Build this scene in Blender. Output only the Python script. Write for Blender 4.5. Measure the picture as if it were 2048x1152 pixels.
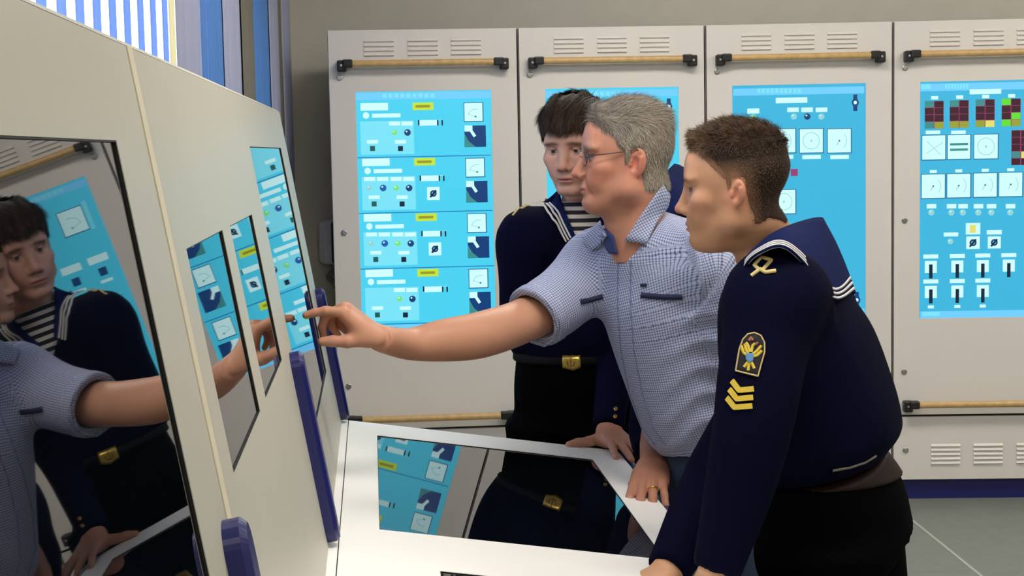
import bpy, bmesh, math, random
import numpy as np
from mathutils import Matrix, Vector

for o in list(bpy.data.objects):
    bpy.data.objects.remove(o, do_unlink=True)
SC = bpy.context.scene
COL = SC.collection
random.seed(7)
RNG = np.random.default_rng(7)

# ------------------------------------------------------------------ camera
F_PX = 3116.8
PITCH, ROLL, CAM_H = math.radians(5.0935), math.radians(-1.1263), 1.5713
cp, sp, cr, sr = math.cos(PITCH), math.sin(PITCH), math.cos(ROLL), math.sin(ROLL)
_f = np.array([0, cp, -sp]); _u = np.array([0, sp, cp]); _r = np.array([1.0, 0, 0])
CAM_R = _r * cr + _u * sr
CAM_U = _u * cr - _r * sr
CAM_F = _f
CAM_P = np.array([0, 0, CAM_H])
cam = bpy.data.cameras.new('camera')
cam_o = bpy.data.objects.new('camera', cam)
COL.objects.link(cam_o)
cam.sensor_width = 36.0
cam.lens = 36.0 * F_PX / 2048
cam.clip_start = 0.05
m = Matrix.Identity(4)
for i in range(3):
    m[i][0] = CAM_R[i]; m[i][1] = CAM_U[i]; m[i][2] = -CAM_F[i]; m[i][3] = CAM_P[i]
cam_o.matrix_world = m
SC.camera = cam_o

def ray(x, y):
    return CAM_F + CAM_R * ((x - 1024) / F_PX) + CAM_U * ((576 - y) / F_PX)

def PX(x, y, Y):
    """photo pixel + distance from the camera wall line -> world point"""
    d = ray(x, y)
    return CAM_P + d * (Y / d[1])

# ------------------------------------------------------------------ light
vs = SC.view_settings
vs.view_transform = 'Standard'
vs.look = 'None'
vs.gamma = 1.0
vs.use_curve_mapping = False
vs.exposure = 0.0
world = bpy.data.worlds.new('daylight')
SC.world = world
world.use_nodes = True
bgn = world.node_tree.nodes['Background']
bgn.inputs[0].default_value = (0.80, 0.90, 1.0, 1)
bgn.inputs[1].default_value = 4.0
LAMP_STRENGTH = 17.0

# ------------------------------------------------------------------ helpers
def lin(c):
    c = c / 255.0
    return c / 12.92 if c <= 0.04045 else ((c + 0.055) / 1.055) ** 2.4

def rgb(c):
    return (lin(c[0]), lin(c[1]), lin(c[2]), 1.0)

_mats = {}
def mat(name, col=(200, 200, 200), rough=0.5, metal=0.0, noise=0.04, scale=30.0, bump=0.0, spec=0.5, emit=0.0, ior=1.5, attr=None, coat=0.0):
    if name in _mats:
        return _mats[name]
    M = bpy.data.materials.new(name)
    M.use_nodes = True
    nt = M.node_tree; N = nt.nodes; L = nt.links
    b = N['Principled BSDF']
    b.inputs['Roughness'].default_value = rough
    b.inputs['Metallic'].default_value = metal
    b.inputs['IOR'].default_value = ior
    b.inputs['Specular IOR Level'].default_value = spec
    b.inputs['Coat Weight'].default_value = coat
    c = rgb(col)
    b.inputs['Base Color'].default_value = c
    if emit > 0:
        b.inputs['Emission Color'].default_value = c
        b.inputs['Emission Strength'].default_value = emit
        b.inputs['Base Color'].default_value = (c[0] * .05, c[1] * .05, c[2] * .05, 1)
    tc = N.new('ShaderNodeTexCoord')
    if attr:
        at = N.new('ShaderNodeAttribute'); at.attribute_name = attr
        L.new(at.outputs['Color'], b.inputs['Base Color'])
    elif noise > 0 and emit == 0:
        nz = N.new('ShaderNodeTexNoise'); nz.inputs['Scale'].default_value = scale
        nz.inputs['Detail'].default_value = 4
        L.new(tc.outputs['Object'], nz.inputs['Vector'])
        rp = N.new('ShaderNodeValToRGB')
        rp.color_ramp.elements[0].position = 0.3; rp.color_ramp.elements[1].position = 0.7
        rp.color_ramp.elements[0].color = (c[0] * (1 - noise), c[1] * (1 - noise), c[2] * (1 - noise), 1)
        rp.color_ramp.elements[1].color = (min(1, c[0] * (1 + noise)), min(1, c[1] * (1 + noise)), min(1, c[2] * (1 + noise)), 1)
        L.new(nz.outputs['Fac'], rp.inputs['Fac'])
        L.new(rp.outputs['Color'], b.inputs['Base Color'])
    if bump > 0:
        n2 = N.new('ShaderNodeTexNoise'); n2.inputs['Scale'].default_value = scale * 6
        L.new(tc.outputs['Object'], n2.inputs['Vector'])
        bp = N.new('ShaderNodeBump'); bp.inputs['Strength'].default_value = bump; bp.inputs['Distance'].default_value = 0.004
        L.new(n2.outputs['Fac'], bp.inputs['Height'])
        L.new(bp.outputs['Normal'], b.inputs['Normal'])
    _mats[name] = M
    return M

def tag(o, label=None, cat=None, group=None, kind=None):
    if label: o['label'] = label
    if cat: o['category'] = cat
    if group: o['group'] = group
    if kind: o['kind'] = kind
    return o

def empty(name, loc=(0, 0, 0), rz=0.0):
    o = bpy.data.objects.new(name, None)
    COL.objects.link(o)
    o.location = loc; o.rotation_euler = (0, 0, rz)
    o.empty_display_size = 0.1
    return o

def link(name, me, parent=None, loc=None):
    o = bpy.data.objects.new(name, me)
    COL.objects.link(o)
    if parent is not None: o.parent = parent
    if loc is not None: o.location = loc
    return o

class MB:
    """mesh builder"""
    def __init__(s):
        s.v = []; s.f = []; s.m = []; s.sm = []
    def add(s, verts, faces, mi=0, smooth=False):
        n = len(s.v)
        s.v.extend([tuple(map(float, q)) for q in verts])
        for f in faces:
            s.f.append(tuple(int(i) + n for i in f)); s.m.append(mi); s.sm.append(smooth)
        return s
    def box(s, a, b, mi=0, bev=0.0):
        x0, y0, z0 = a; x1, y1, z1 = b
        if bev <= 0:
            s.add([(x0, y0, z0), (x1, y0, z0), (x1, y1, z0), (x0, y1, z0), (x0, y0, z1), (x1, y0, z1), (x1, y1, z1), (x0, y1, z1)],
                  [(0, 3, 2, 1), (4, 5, 6, 7), (0, 1, 5, 4), (1, 2, 6, 5), (2, 3, 7, 6), (3, 0, 4, 7)], mi)
        else:
            bm = bmesh.new()
            bmesh.ops.create_cube(bm, size=1)
            for v in bm.verts:
                v.co = ((x0 + x1) / 2 + v.co.x * (x1 - x0), (y0 + y1) / 2 + v.co.y * (y1 - y0), (z0 + z1) / 2 + v.co.z * (z1 - z0))
            bmesh.ops.bevel(bm, geom=bm.edges[:], offset=bev, segments=2, affect='EDGES', profile=0.5)
            bm.verts.index_update()
            s.add([v.co[:] for v in bm.verts], [[v.index for v in f.verts] for f in bm.faces], mi)
            bm.free()
        return s
    def prism(s, poly, vec, mi=0):
        """closed polygon (3d points) extruded along vec"""
        n = len(poly); vec = np.array(vec, float)
        P = [np.array(q, float) for q in poly]
        vs_ = [tuple(q) for q in P] + [tuple(q + vec) for q in P]
        fs = [tuple(range(n))[::-1], tuple(range(n, 2 * n))] + [(i, (i + 1) % n, n + (i + 1) % n, n + i) for i in range(n)]
        return s.add(vs_, fs, mi)
    def tube(s, pts, r, n=10, mi=0, close=False, caps=True, smooth=True, flat=None):
        P = [np.array(q, float) for q in pts]
        R = r if hasattr(r, '__len__') else [r] * len(P)
        rings = []; up = None
        for i, q in enumerate(P):
            if close:
                t = P[(i + 1) % len(P)] - P[i - 1]
            else:
                t = P[min(i + 1, len(P) - 1)] - P[max(i - 1, 0)]
            t = t / (np.linalg.norm(t) + 1e-12)
            if up is None:
                up = np.array([0, 0, 1.0]) if abs(t[2]) < .9 else np.array([1.0, 0, 0])
            a = np.cross(t, up); a /= np.linalg.norm(a) + 1e-12
            b_ = np.cross(a, t); up = b_
            rings.append([q + R[i] * (a * math.cos(2 * math.pi * k / n) + b_ * math.sin(2 * math.pi * k / n)) for k in range(n)])
        V = [v for rg in rings for v in rg]; Fc = []
        m_ = len(P)
        for i in range(m_ if close else m_ - 1):
            j = (i + 1) % m_
            for k in range(n):
                Fc.append((i * n + k, i * n + (k + 1) % n, j * n + (k + 1) % n, j * n + k))
        s.add(V, Fc, mi, smooth)
        if caps and not close:
            s.add(rings[0], [tuple(range(n))[::-1]], mi); s.add(rings[-1], [tuple(range(n))], mi)
        return s
    def disc_cyl(s, c, ax, r, h, n=16, mi=0, r2=None):
        c = np.array(c, float); ax = np.array(ax, float); ax /= np.linalg.norm(ax)
        return s.tube([c, c + ax * h], [r, r if r2 is None else r2], n=n, mi=mi, smooth=False)
    def mesh(s, name, mats):
        me = bpy.data.meshes.new(name)
        me.from_pydata(s.v, [], s.f)
        for M in (mats if isinstance(mats, (list, tuple)) else [mats]):
            me.materials.append(M)
        me.polygons.foreach_set('material_index', s.m)
        me.polygons.foreach_set('use_smooth', s.sm)
        me.update()
        bm = bmesh.new(); bm.from_mesh(me)
        bmesh.ops.recalc_face_normals(bm, faces=bm.faces[:])
        bm.to_mesh(me); bm.free()
        return me
    def build(s, name, mats, parent=None, loc=None):
        return link(name, s.mesh(name, mats), parent, loc)

# ------------------------------------------------------------------ materials
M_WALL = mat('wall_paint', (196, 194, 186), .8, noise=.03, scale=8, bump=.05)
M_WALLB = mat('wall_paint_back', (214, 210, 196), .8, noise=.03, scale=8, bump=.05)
M_CEIL = mat('ceiling_white', (225, 224, 220), .9, noise=.02)
M_FLOOR = mat('floor_lino', (122, 126, 118), .42, noise=.07, scale=14, bump=.02)
M_WELD = mat('floor_weld', (176, 176, 166), .5)
M_CAB = mat('cabinet_powder', (226, 221, 214), .42, noise=.012, scale=5, bump=.02)
M_CABIN = mat('cabinet_gap', (38, 36, 36), .7)
M_PLINTH = mat('plinth_blue', (14, 20, 96), .45, noise=.05)
M_BLACKPL = mat('black_plastic', (24, 23, 24), .45)
M_WOOD = mat('beech_rail', (205, 168, 112), .4, noise=.12, scale=40)
M_CHROME = mat('chrome', (190, 190, 190), .25, metal=1.0, noise=0)
M_BEZEL = mat('bezel_black', (14, 14, 16), .5)
M_CONS = mat('console_paint', (190, 188, 174), .38, noise=.012, scale=4, bump=.015)
M_DESK = mat('desk_white', (247, 246, 243), .42, noise=.01, scale=4, spec=.5)
M_SCREEN = mat('switched_off_screen', (5, 9, 14), .015, noise=0, ior=1.62)
M_BLUEBAR = mat('blue_bar', (15, 22, 92), .35, noise=.04)
M_TRIM = mat('window_frame_cream', (238, 232, 205), .5)
# ------------------------------------------------------------------ the room
XL, XR, YB, YF, ZC = -1.03, 4.6, 7.35, -3.2, 3.05
tag(MB().box((XL - .25, YF - .2, -.12), (XR + .2, YB + .2, 0)).build('floor', M_FLOOR), kind='structure')
tag(MB().box((XL - .25, YF - .2, ZC), (XR + .2, YB + .2, ZC + .12)).build('ceiling', M_CEIL), kind='structure')
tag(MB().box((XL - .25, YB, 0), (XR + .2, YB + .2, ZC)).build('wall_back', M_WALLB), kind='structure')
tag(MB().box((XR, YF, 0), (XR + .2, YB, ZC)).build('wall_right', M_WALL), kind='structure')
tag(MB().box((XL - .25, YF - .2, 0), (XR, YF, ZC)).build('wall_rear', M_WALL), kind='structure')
WINS = [(1.35, 5.35)]
WT = .10
ZW0, ZW1 = .95, 2.75
wl = MB()
ys = [YF] + [q for w in WINS for q in w] + [YB]
for i in range(0, len(ys), 2):
    wl.box((XL - WT, ys[i], 0), (XL, ys[i + 1], ZC))
for a, b in WINS:
    wl.box((XL - WT, a, 0), (XL, b, ZW0)); wl.box((XL - WT, a, ZW1), (XL, b, ZC))
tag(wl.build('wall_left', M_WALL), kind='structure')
M_GLASS = mat('window_glass', (255, 255, 255), .0, noise=0)
_b = M_GLASS.node_tree.nodes['Principled BSDF']
_b.inputs['Transmission Weight'].default_value = 1.0
_b.inputs['IOR'].default_value = 1.05
for i, (a, b) in enumerate(WINS):
    fr = MB()
    x0, x1 = XL - .085, XL - .045
    fr.box((x0, a, ZW0), (x1, a + .06, ZW1)); fr.box((x0, b - .06, ZW0), (x1, b, ZW1))
    fr.box((x0, a, ZW0), (x1, b, ZW0 + .06)); fr.box((x0, a, ZW1 - .06), (x1, b, ZW1))
    if b - a > 2:
        fr.box((x0, 2.1, ZW0), (x1, 2.15, ZW1))
    w = tag(fr.build('window_%d' % (i + 1), M_TRIM), kind='structure')
    MB().box((x0 + .02, a + .06, ZW0 + .06), (x0 + .03, b - .06, ZW1 - .06)).build('pane', M_GLASS, w)
    MB().box((XL - WT, a, ZW0 - .03), (XL + .04, b, ZW0)).build('window_sill', M_TRIM, w)
# vertical blinds: one slat is one part
def slat_mat(name, col, tr):
    M = bpy.data.materials.new(name); M.use_nodes = True
    nt = M.node_tree; N = nt.nodes; L = nt.links
    b = N['Principled BSDF']; b.inputs['Base Color'].default_value = rgb(col); b.inputs['Roughness'].default_value = .7
    t = N.new('ShaderNodeBsdfTranslucent')
    nz = N.new('ShaderNodeTexNoise'); nz.inputs['Scale'].default_value = 60
    tc = N.new('ShaderNodeTexCoord'); mp = N.new('ShaderNodeMapping'); mp.inputs['Scale'].default_value = (1, 1, .03)
    L.new(tc.outputs['Object'], mp.inputs['Vector']); L.new(mp.outputs['Vector'], nz.inputs['Vector'])
    rp = N.new('ShaderNodeValToRGB'); c = rgb(col)
    rp.color_ramp.elements[0].color = (c[0] * .9, c[1] * .9, c[2] * .9, 1); rp.color_ramp.elements[1].color = (min(1, c[0] * 1.1), min(1, c[1] * 1.1), min(1, c[2] * 1.1), 1)
    L.new(nz.outputs['Fac'], rp.inputs['Fac']); L.new(rp.outputs['Color'], t.inputs['Color']); L.new(rp.outputs['Color'], b.inputs['Base Color'])
    mx = N.new('ShaderNodeMixShader'); mx.inputs[0].default_value = tr
    L.new(b.outputs[0], mx.inputs[1]); L.new(t.outputs[0], mx.inputs[2]); L.new(mx.outputs[0], N['Material Output'].inputs[0])
    return M
M_SLAT = slat_mat('blind_blue', (158, 192, 246), .4)
M_SLATD = slat_mat('blind_blue_unlit', (84, 138, 214), .08)  # dimmer copy of the blue: missing backlight put into the material
M_SLATL = slat_mat('blind_lavender', (172, 176, 206), .05)
M_SLATC = slat_mat('blind_cream', (250, 240, 205), .3)
M_SLATB = slat_mat('blind_shaded', (118, 112, 100), .0)  # dark gap and shade between the slats put into this slat colour
def slat_mesh(w, M):
    b = MB(); n = 6; V = []
    for k in range(n + 1):
        x = -w / 2 + w * k / n; y = .006 * math.cos(math.pi * (k / n - .5))
        V += [(y, x, 0), (y, x, 1.86), (y - .0012, x, 0), (y - .0012, x, 1.86)]
    Fc = []
    for k in range(n):
        i = 4 * k
        Fc += [(i, i + 4, i + 5, i + 1), (i + 2, i + 3, i + 7, i + 6), (i, i + 2, i + 6, i + 4), (i + 1, i + 5, i + 7, i + 3)]
    Fc += [(0, 1, 3, 2), (4 * n, 4 * n + 2, 4 * n + 3, 4 * n + 1)]
    b.add(V, Fc, 0, True)
    return b.mesh('slat', M)
SL_B = slat_mesh(.098, M_SLAT); SL_C = slat_mesh(.075, M_SLATC); SL_W = slat_mesh(.135, M_SLATD); SL_WL = slat_mesh(.135, M_SLATL); SL_T = slat_mesh(.135, M_SLATB)
XB = XL + .06
def blind(label, slats, y0, y1, grp='vertical blinds along the window wall'):
    t = tag(empty('vertical_blind', (XB, (y0 + y1) / 2, .86)), label, 'blind', grp)
    yc = (y0 + y1) / 2
    MB().box((-.025, y0 - yc, 1.87), (.025, y1 - yc, 1.92), bev=.004).build('headrail', M_TRIM, t)
    for (y, me, ang) in slats:
        o = link('slat', me, t, (0, y - yc, 0)); o.rotation_euler = (0, 0, math.radians(ang))
sl = []
y = 4.478
while y > 1.4:
    sl.append((y, SL_B, 4)); y -= .148
sl.append((4.57, SL_C, 0))
blind('open vertical blind with blue slats and bright daylight gaps between', sl, 1.35, 4.60)
blind('closed vertical blind of grey lavender and blue slats beside the open blind',
      [(4.68, SL_WL, 2), (4.80, SL_WL, -2), (4.92, SL_WL, 2), (5.05, SL_W, 3), (5.19, SL_W, -3), (5.32, SL_W, 3), (5.44, SL_WL, 3), (5.56, SL_WL, -3), (5.68, SL_WL, 3)], 4.62, 5.75)
blind('closed vertical blind of shade-dark, unlit blue and pale slats in the room corner',
      [(5.82, SL_T, 2), (5.95, SL_T, -2), (6.09, SL_W, 2), (6.22, SL_W, -2), (6.35, SL_W, 2), (6.48, SL_WL, 3), (6.60, SL_WL, -3), (6.72, SL_T, 2), (6.84, SL_WL, 3), (6.96, SL_WL, -3)], 5.76, 7.05)

# floor weld line
a = np.array([1.62, 6.35, 0]); 
def gnd(x, y):
    d = ray(x, y); return CAM_P + d * (-CAM_P[2] / d[2])
ga, gb = gnd(1815, 1033), gnd(1960, 1150)
gd = gb - ga; gd /= np.linalg.norm(gd); gn = np.array([-gd[1], gd[0], 0]) * .006
g0, g1 = ga - gd * .3, gb + gd * 2.2
tag(MB().prism([g0 - gn + (0, 0, .0), g1 - gn, g1 + gn, g0 + gn], (0, 0, .0015)).build('trim_2', M_WELD), kind='structure')

# ceiling lights
M_LAMP = mat('lamp_diffuser', (255, 247, 236), .6, emit=LAMP_STRENGTH)
k = 0
LPOS = [(.35, -.6), (.35, 2.3), (.6, 5.2), (2.9, -.6), (2.9, 2.3), (2.9, 5.2)]
for (x, y) in LPOS:
    t = tag(empty('ceiling_light', (x, y, ZC)), 'white rectangular fluorescent ceiling light with flat diffuser', 'ceiling light', 'ceiling lights')
    MB().box((-.62, -.31, -.07), (.62, .31, 0), bev=.005).build('housing', M_CEIL, t)
    MB().box((-.58, -.27, -.078), (.58, .27, -.071)).build('diffuser', M_LAMP, t)
# ------------------------------------------------------------------ switchboard cabinets
CW, CH, CDEP, GAP = .8, 2.0843, .45, .006
CAB_ANG = [-4.8148, -3.9341, .1056, 2.253]
CAB_P = []
_A = np.array([-.7564, 6.6206, 0.])
for a in CAB_ANG:
    an = math.radians(a); d = np.array([math.cos(an), -math.sin(an), 0])
    CAB_P.append((_A.copy(), d, np.array([math.sin(an), math.cos(an), 0])))
    _A = _A + d * (CW + GAP)

def cab_px(i, x, y):
    A, d, n = CAB_P[i]
    r_ = ray(x, y); X = CAM_P + r_ * (((A - CAM_P) @ n) / (r_ @ n))
    return (X - A) @ d, X[2]

UIC = dict(bg=(74, 208, 240), bg2=(60, 180, 220), head=(112, 205, 252), line=(34, 128, 190), pale=(122, 226, 246), white=(206, 252, 255),
           yellow=(196, 226, 60), orange=(150, 150, 40), navy=(16, 62, 120), dark=(12, 34, 56), blue=(28, 92, 176), green=(120, 226, 120), red=(150, 60, 110),
           maroon=(64, 26, 40), olive=(150, 160, 50), lime=(96, 220, 50), teal=(60, 140, 140), gold=(226, 220, 110), grey=(150, 205, 205), dgreen=(28, 90, 90), frame=(40, 110, 150))
UIN = list(UIC)
UIM = [mat('display_' + k, UIC[k], .3, emit=1.0) for k in UIN]
UIX = {k: i for i, k in enumerate(UIN)}

class UI:
    def __init__(s, cab, bg='bg'):
        s.c = cab; s.b = MB(); s.z = 0
        u0, z0, u1, z1 = .112, .803, .686, 1.824
        s.q([(u0, z0), (u1, z0), (u1, z1), (u0, z1)], bg)
    def q(s, pts, col):
        s.z += 1; y = -.0004 - s.z * .00001
        s.b.add([(u, y, z) for u, z in pts], [tuple(range(len(pts)))], UIX[col])
    def r(s, x0, y0, x1, y1, col):
        xm, ym = (x0 + x1) / 2, (y0 + y1) / 2
        z1, z0 = cab_px(s.c, xm, y0)[1], cab_px(s.c, xm, y1)[1]
        u0, u1 = cab_px(s.c, x0, ym)[0], min(cab_px(s.c, x1, ym)[0], .686)
        if u0 < .686: s.q([(u0, z0), (u1, z0), (u1, z1), (u0, z1)], col)
    def d(s, x, y, r, col, n=14):
        u, z = cab_px(s.c, x, y); r = r * .00213
        if u + r < .686: s.q([(u + r * math.cos(2 * math.pi * k / n), z + r * math.sin(2 * math.pi * k / n)) for k in range(n)], col)
    def p(s, pts, col):
        s.q([cab_px(s.c, x, y) for x, y in pts], col)
    def ln(s, x0, y0, x1, y1, w, col):
        (a, b), (c, d) = cab_px(s.c, x0, y0), cab_px(s.c, x1, y1)
        L = math.hypot(c - a, d - b); nx, nz = -(d - b) / L * w * .00107, (c - a) / L * w * .00107
        s.q([(a - nx, b - nz), (c - nx, d - nz), (c + nx, d + nz), (a + nx, b + nz)], col)
    def gauge(s, x0, y0, x1, y1, kind=0):
        s.r(x0 - 1.5, y0 - 1.5, x1 + 2, y1 + 2, 'frame'); s.r(x0, y0, x1, y1, 'white')
        w = x1 - x0; cx, cy = (x0 + x1) / 2, (y0 + y1) / 2
        if kind == 0:     # quarter arc scale
            px, py = x0 + .62 * w, y1 - .25 * w
            P = [(px - .42 * w * math.cos(t), py - .42 * w * math.sin(t)) for t in np.linspace(.2, 1.9, 8)]
            for a, b in zip(P[:-1], P[1:]): s.ln(*a, *b, 1.2, 'grey')
            s.ln(px, py, px - .4 * w, py - .12 * w, 1, 'grey'); s.d(px, py, 2, 'teal')
        elif kind == 1:   # round dial
            P = [(cx + .36 * w * math.cos(t), cy + .36 * w * math.sin(t)) for t in np.linspace(0, 6.283, 18)]
            for a, b in zip(P[:-1], P[1:]): s.ln(*a, *b, 1.3, 'grey')
            s.d(cx, cy, 2.2, 'grey')
        elif kind == 2:   # crossed pointers
            s.ln(x0 + .15 * w, y0 + .8 * w, x1 - .1 * w, y0 + .3 * w, 1.2, 'grey'); s.ln(x0 + .2 * w, y0 + .25 * w, x1 - .2 * w, y1 - .2 * w, 1.2, 'grey')
        elif kind == 3:   # two bars
            for f in (.36, .6): s.r(x0 + .1 * w, y0 + f * w, x1 - .1 * w, y0 + (f + .1) * w, 'teal')
        elif kind == 4:   # side arc
            P = [(cx - .1 * w + .42 * w * math.cos(t), cy + .42 * w * math.sin(t)) for t in np.linspace(-.75, .75, 7)]
            for a, b in zip(P[:-1], P[1:]): s.ln(*a, *b, 1.2, 'grey')
            s.ln(cx, cy, cx - .12 * w, cy + .2 * w, 1.5, 'grey'); s.d(cx, cy, 2, 'teal')
    def lamp(s, x, y, r, col):
        s.d(x, y, r + .8, 'frame' if col in ('navy', 'blue', 'dark') else 'pale'); s.d(x, y, r, col)
        s.d(x - r * .3, y - r * .35, r * .3, 'white')
    def dial(s, x0, y0, x1, y1):
        s.r(x0, y0, x1, y1, 'white'); cx, cy, w = (x0 + x1) / 2, (y0 + y1) / 2, x1 - x0
        s.d(cx, cy, w * .27, 'navy'); s.d(cx, cy, w * .13, 'pale'); s.ln(cx - w * .25, cy + w * .3, cx + w * .22, cy - w * .25, 4, 'dark')
    def plug(s, x, y):
        s.r(x - 4, y - 16, x + 4, y + 17, 'navy'); s.p([(x - 7.5, y), (x - 4, y - 8), (x + 4, y - 8), (x + 7.5, y), (x + 4, y + 8), (x - 4, y + 8)], 'navy'); s.d(x, y, 3.6, 'white')

def ui1():
    s = UI(0)
    s.r(713, 184, 984, 198, 'head')
    for k in range(9): s.r(765 + k * 12, 187, 773 + k * 12, 195, 'pale')
    for k, y0 in enumerate((205, 316, 427, 538)):
        X = lambda x: x + k * 3.3
        s.r(X(714), y0 + 107, X(982), y0 + 109, 'line')
        s.r(X(721), y0 + 1, X(776), y0 + 16, 'white')
        s.d(X(732), y0 + 26, 6.5, 'white'); s.r(X(744), y0 + 22, X(801), y0 + 30, 'white')
        s.r(X(825), y0, X(867), y0 + 15, 'yellow'); s.r(X(831), y0 + 5, X(860), y0 + 10, 'orange')
        s.r(X(836), y0 + 35, X(886), y0 + 46, 'white'); s.r(X(836), y0 + 35, X(839), y0 + 46, 'dark'); s.r(X(874), y0 + 35, X(877), y0 + 46, 'dark'); s.r(X(877), y0 + 35, X(883), y0 + 46, 'bg'); s.r(X(883), y0 + 35, X(886), y0 + 46, 'dark')
        s.r(X(721), y0 + 37, X(828), y0 + 104, 'pale'); s.r(X(722), y0 + 38, X(827), y0 + 103, 'pale')
        four = k in (1, 2)
        for j, x in enumerate((725, 751, 778, 803)):
            if four or j > 1: s.r(X(x), y0 + 38, X(x + 22), y0 + 46, 'white')
        if four: s.lamp(X(735), y0 + 60, 5, 'grey'); s.lamp(X(763), y0 + 60, 6, 'blue')
        s.lamp(X(789), y0 + 60, 5.5, 'green'); s.lamp(X(815), y0 + 60, 6, 'navy')
        s.r(X(734), y0 + 75, X(756), y0 + 82, 'white'); s.r(X(790), y0 + 75, X(812), y0 + 82, 'white')
        s.r(X(740), y0 + 87, X(750), y0 + 97, 'dgreen'); s.r(X(796), y0 + 87, X(806), y0 + 97, 'dark')
        if four: s.dial(X(851), y0 + 58, X(876), y0 + 84)
        s.gauge(X(929), y0 + 1, X(965), y0 + 37, 0)
        s.r(X(929), y0 + 46, X(972), y0 + 89, 'navy'); s.p([(X(929), y0 + 89), (X(929), y0 + 62), (X(938), y0 + 78), (X(952), y0 + 89)], 'teal')
        s.d(X(951), y0 + 67, 17, 'navy'); s.r(X(929), y0 + 46, X(945), y0 + 58, 'white'); s.ln(X(938), y0 + 50, X(950), y0 + 68, 6, 'white')
    s.r(728, 648, 990, 662, 'head'); s.r(735, 650, 770, 658, 'pale')
    return s
def ui2():
    s = UI(1)
    s.r(1092, 180, 1355, 194, 'head')
    for k in range(9): s.r(1140 + k * 12, 183, 1148 + k * 12, 191, 'pale')
    s.plug(1338, 213); s.plug(1340, 605)
    s.gauge(1122, 228, 1170, 276, 0); s.r(1110, 222, 1118, 280, 'pale')
    s.r(1205, 208, 1250, 220, 'white')
    for x in (1212, 1240, 1268): s.r(x - 12, 246, x + 12, 255, 'white'); s.lamp(x, 268, 6, 'grey')
    for x in (1110, 1165, 1220, 1275):
        s.r(x, 330, x + 40, 345, 'white'); s.r(x + 12, 356, x + 28, 372, 'navy'); s.r(x + 8, 380, x + 32, 386, 'white')
    for x in (1115, 1185, 1255): s.gauge(x, 420, x + 50, 470, 1); s.r(x + 6, 476, x + 44, 485, 'white')
    for x in (1120, 1180, 1240, 1300): s.r(x - 4, 520, x + 24, 528, 'white'); s.r(x, 532, x + 20, 555, 'white'); s.r(x + 7, 540, x + 13, 568, 'dark')
    s.r(1098, 622, 1358, 636, 'head')
    return s
def ui3():
    s = UI(2, 'bg2')
    s.r(1467, 175, 1729, 189, 'head')
    for k in range(10): s.r(1515 + k * 9, 177, 1521 + k * 9, 186, 'pale')
    s.r(1552, 195, 1615, 206, 'white')
    for x in (1575, 1603, 1632): s.r(x, 215, x + 23, 224, 'white')
    s.lamp(1588, 233, 5.5, 'grey'); s.lamp(1615, 233, 6, 'navy'); s.lamp(1643, 233, 5.5, 'grey')
    s.r(1495, 217, 1519, 227, 'white'); s.lamp(1507, 235, 6, 'green')
    for x, k in ((1490, 1), (1545, 4), (1600, 1), (1656, 4)):
        s.gauge(x, 258, x + 46, 305, k); s.r(x + 5, 310, x + 42, 318, 'white')
    s.plug(1711, 205); s.plug(1714, 600)
    s.r(1582, 338, 1596, 352, 'red'); s.r(1662, 499, 1678, 509, 'white')
    for x in (1490, 1545): s.gauge(x, 380, x + 46, 427, 1)
    s.r(1470, 620, 1730, 636, 'head')
    return s
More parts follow.
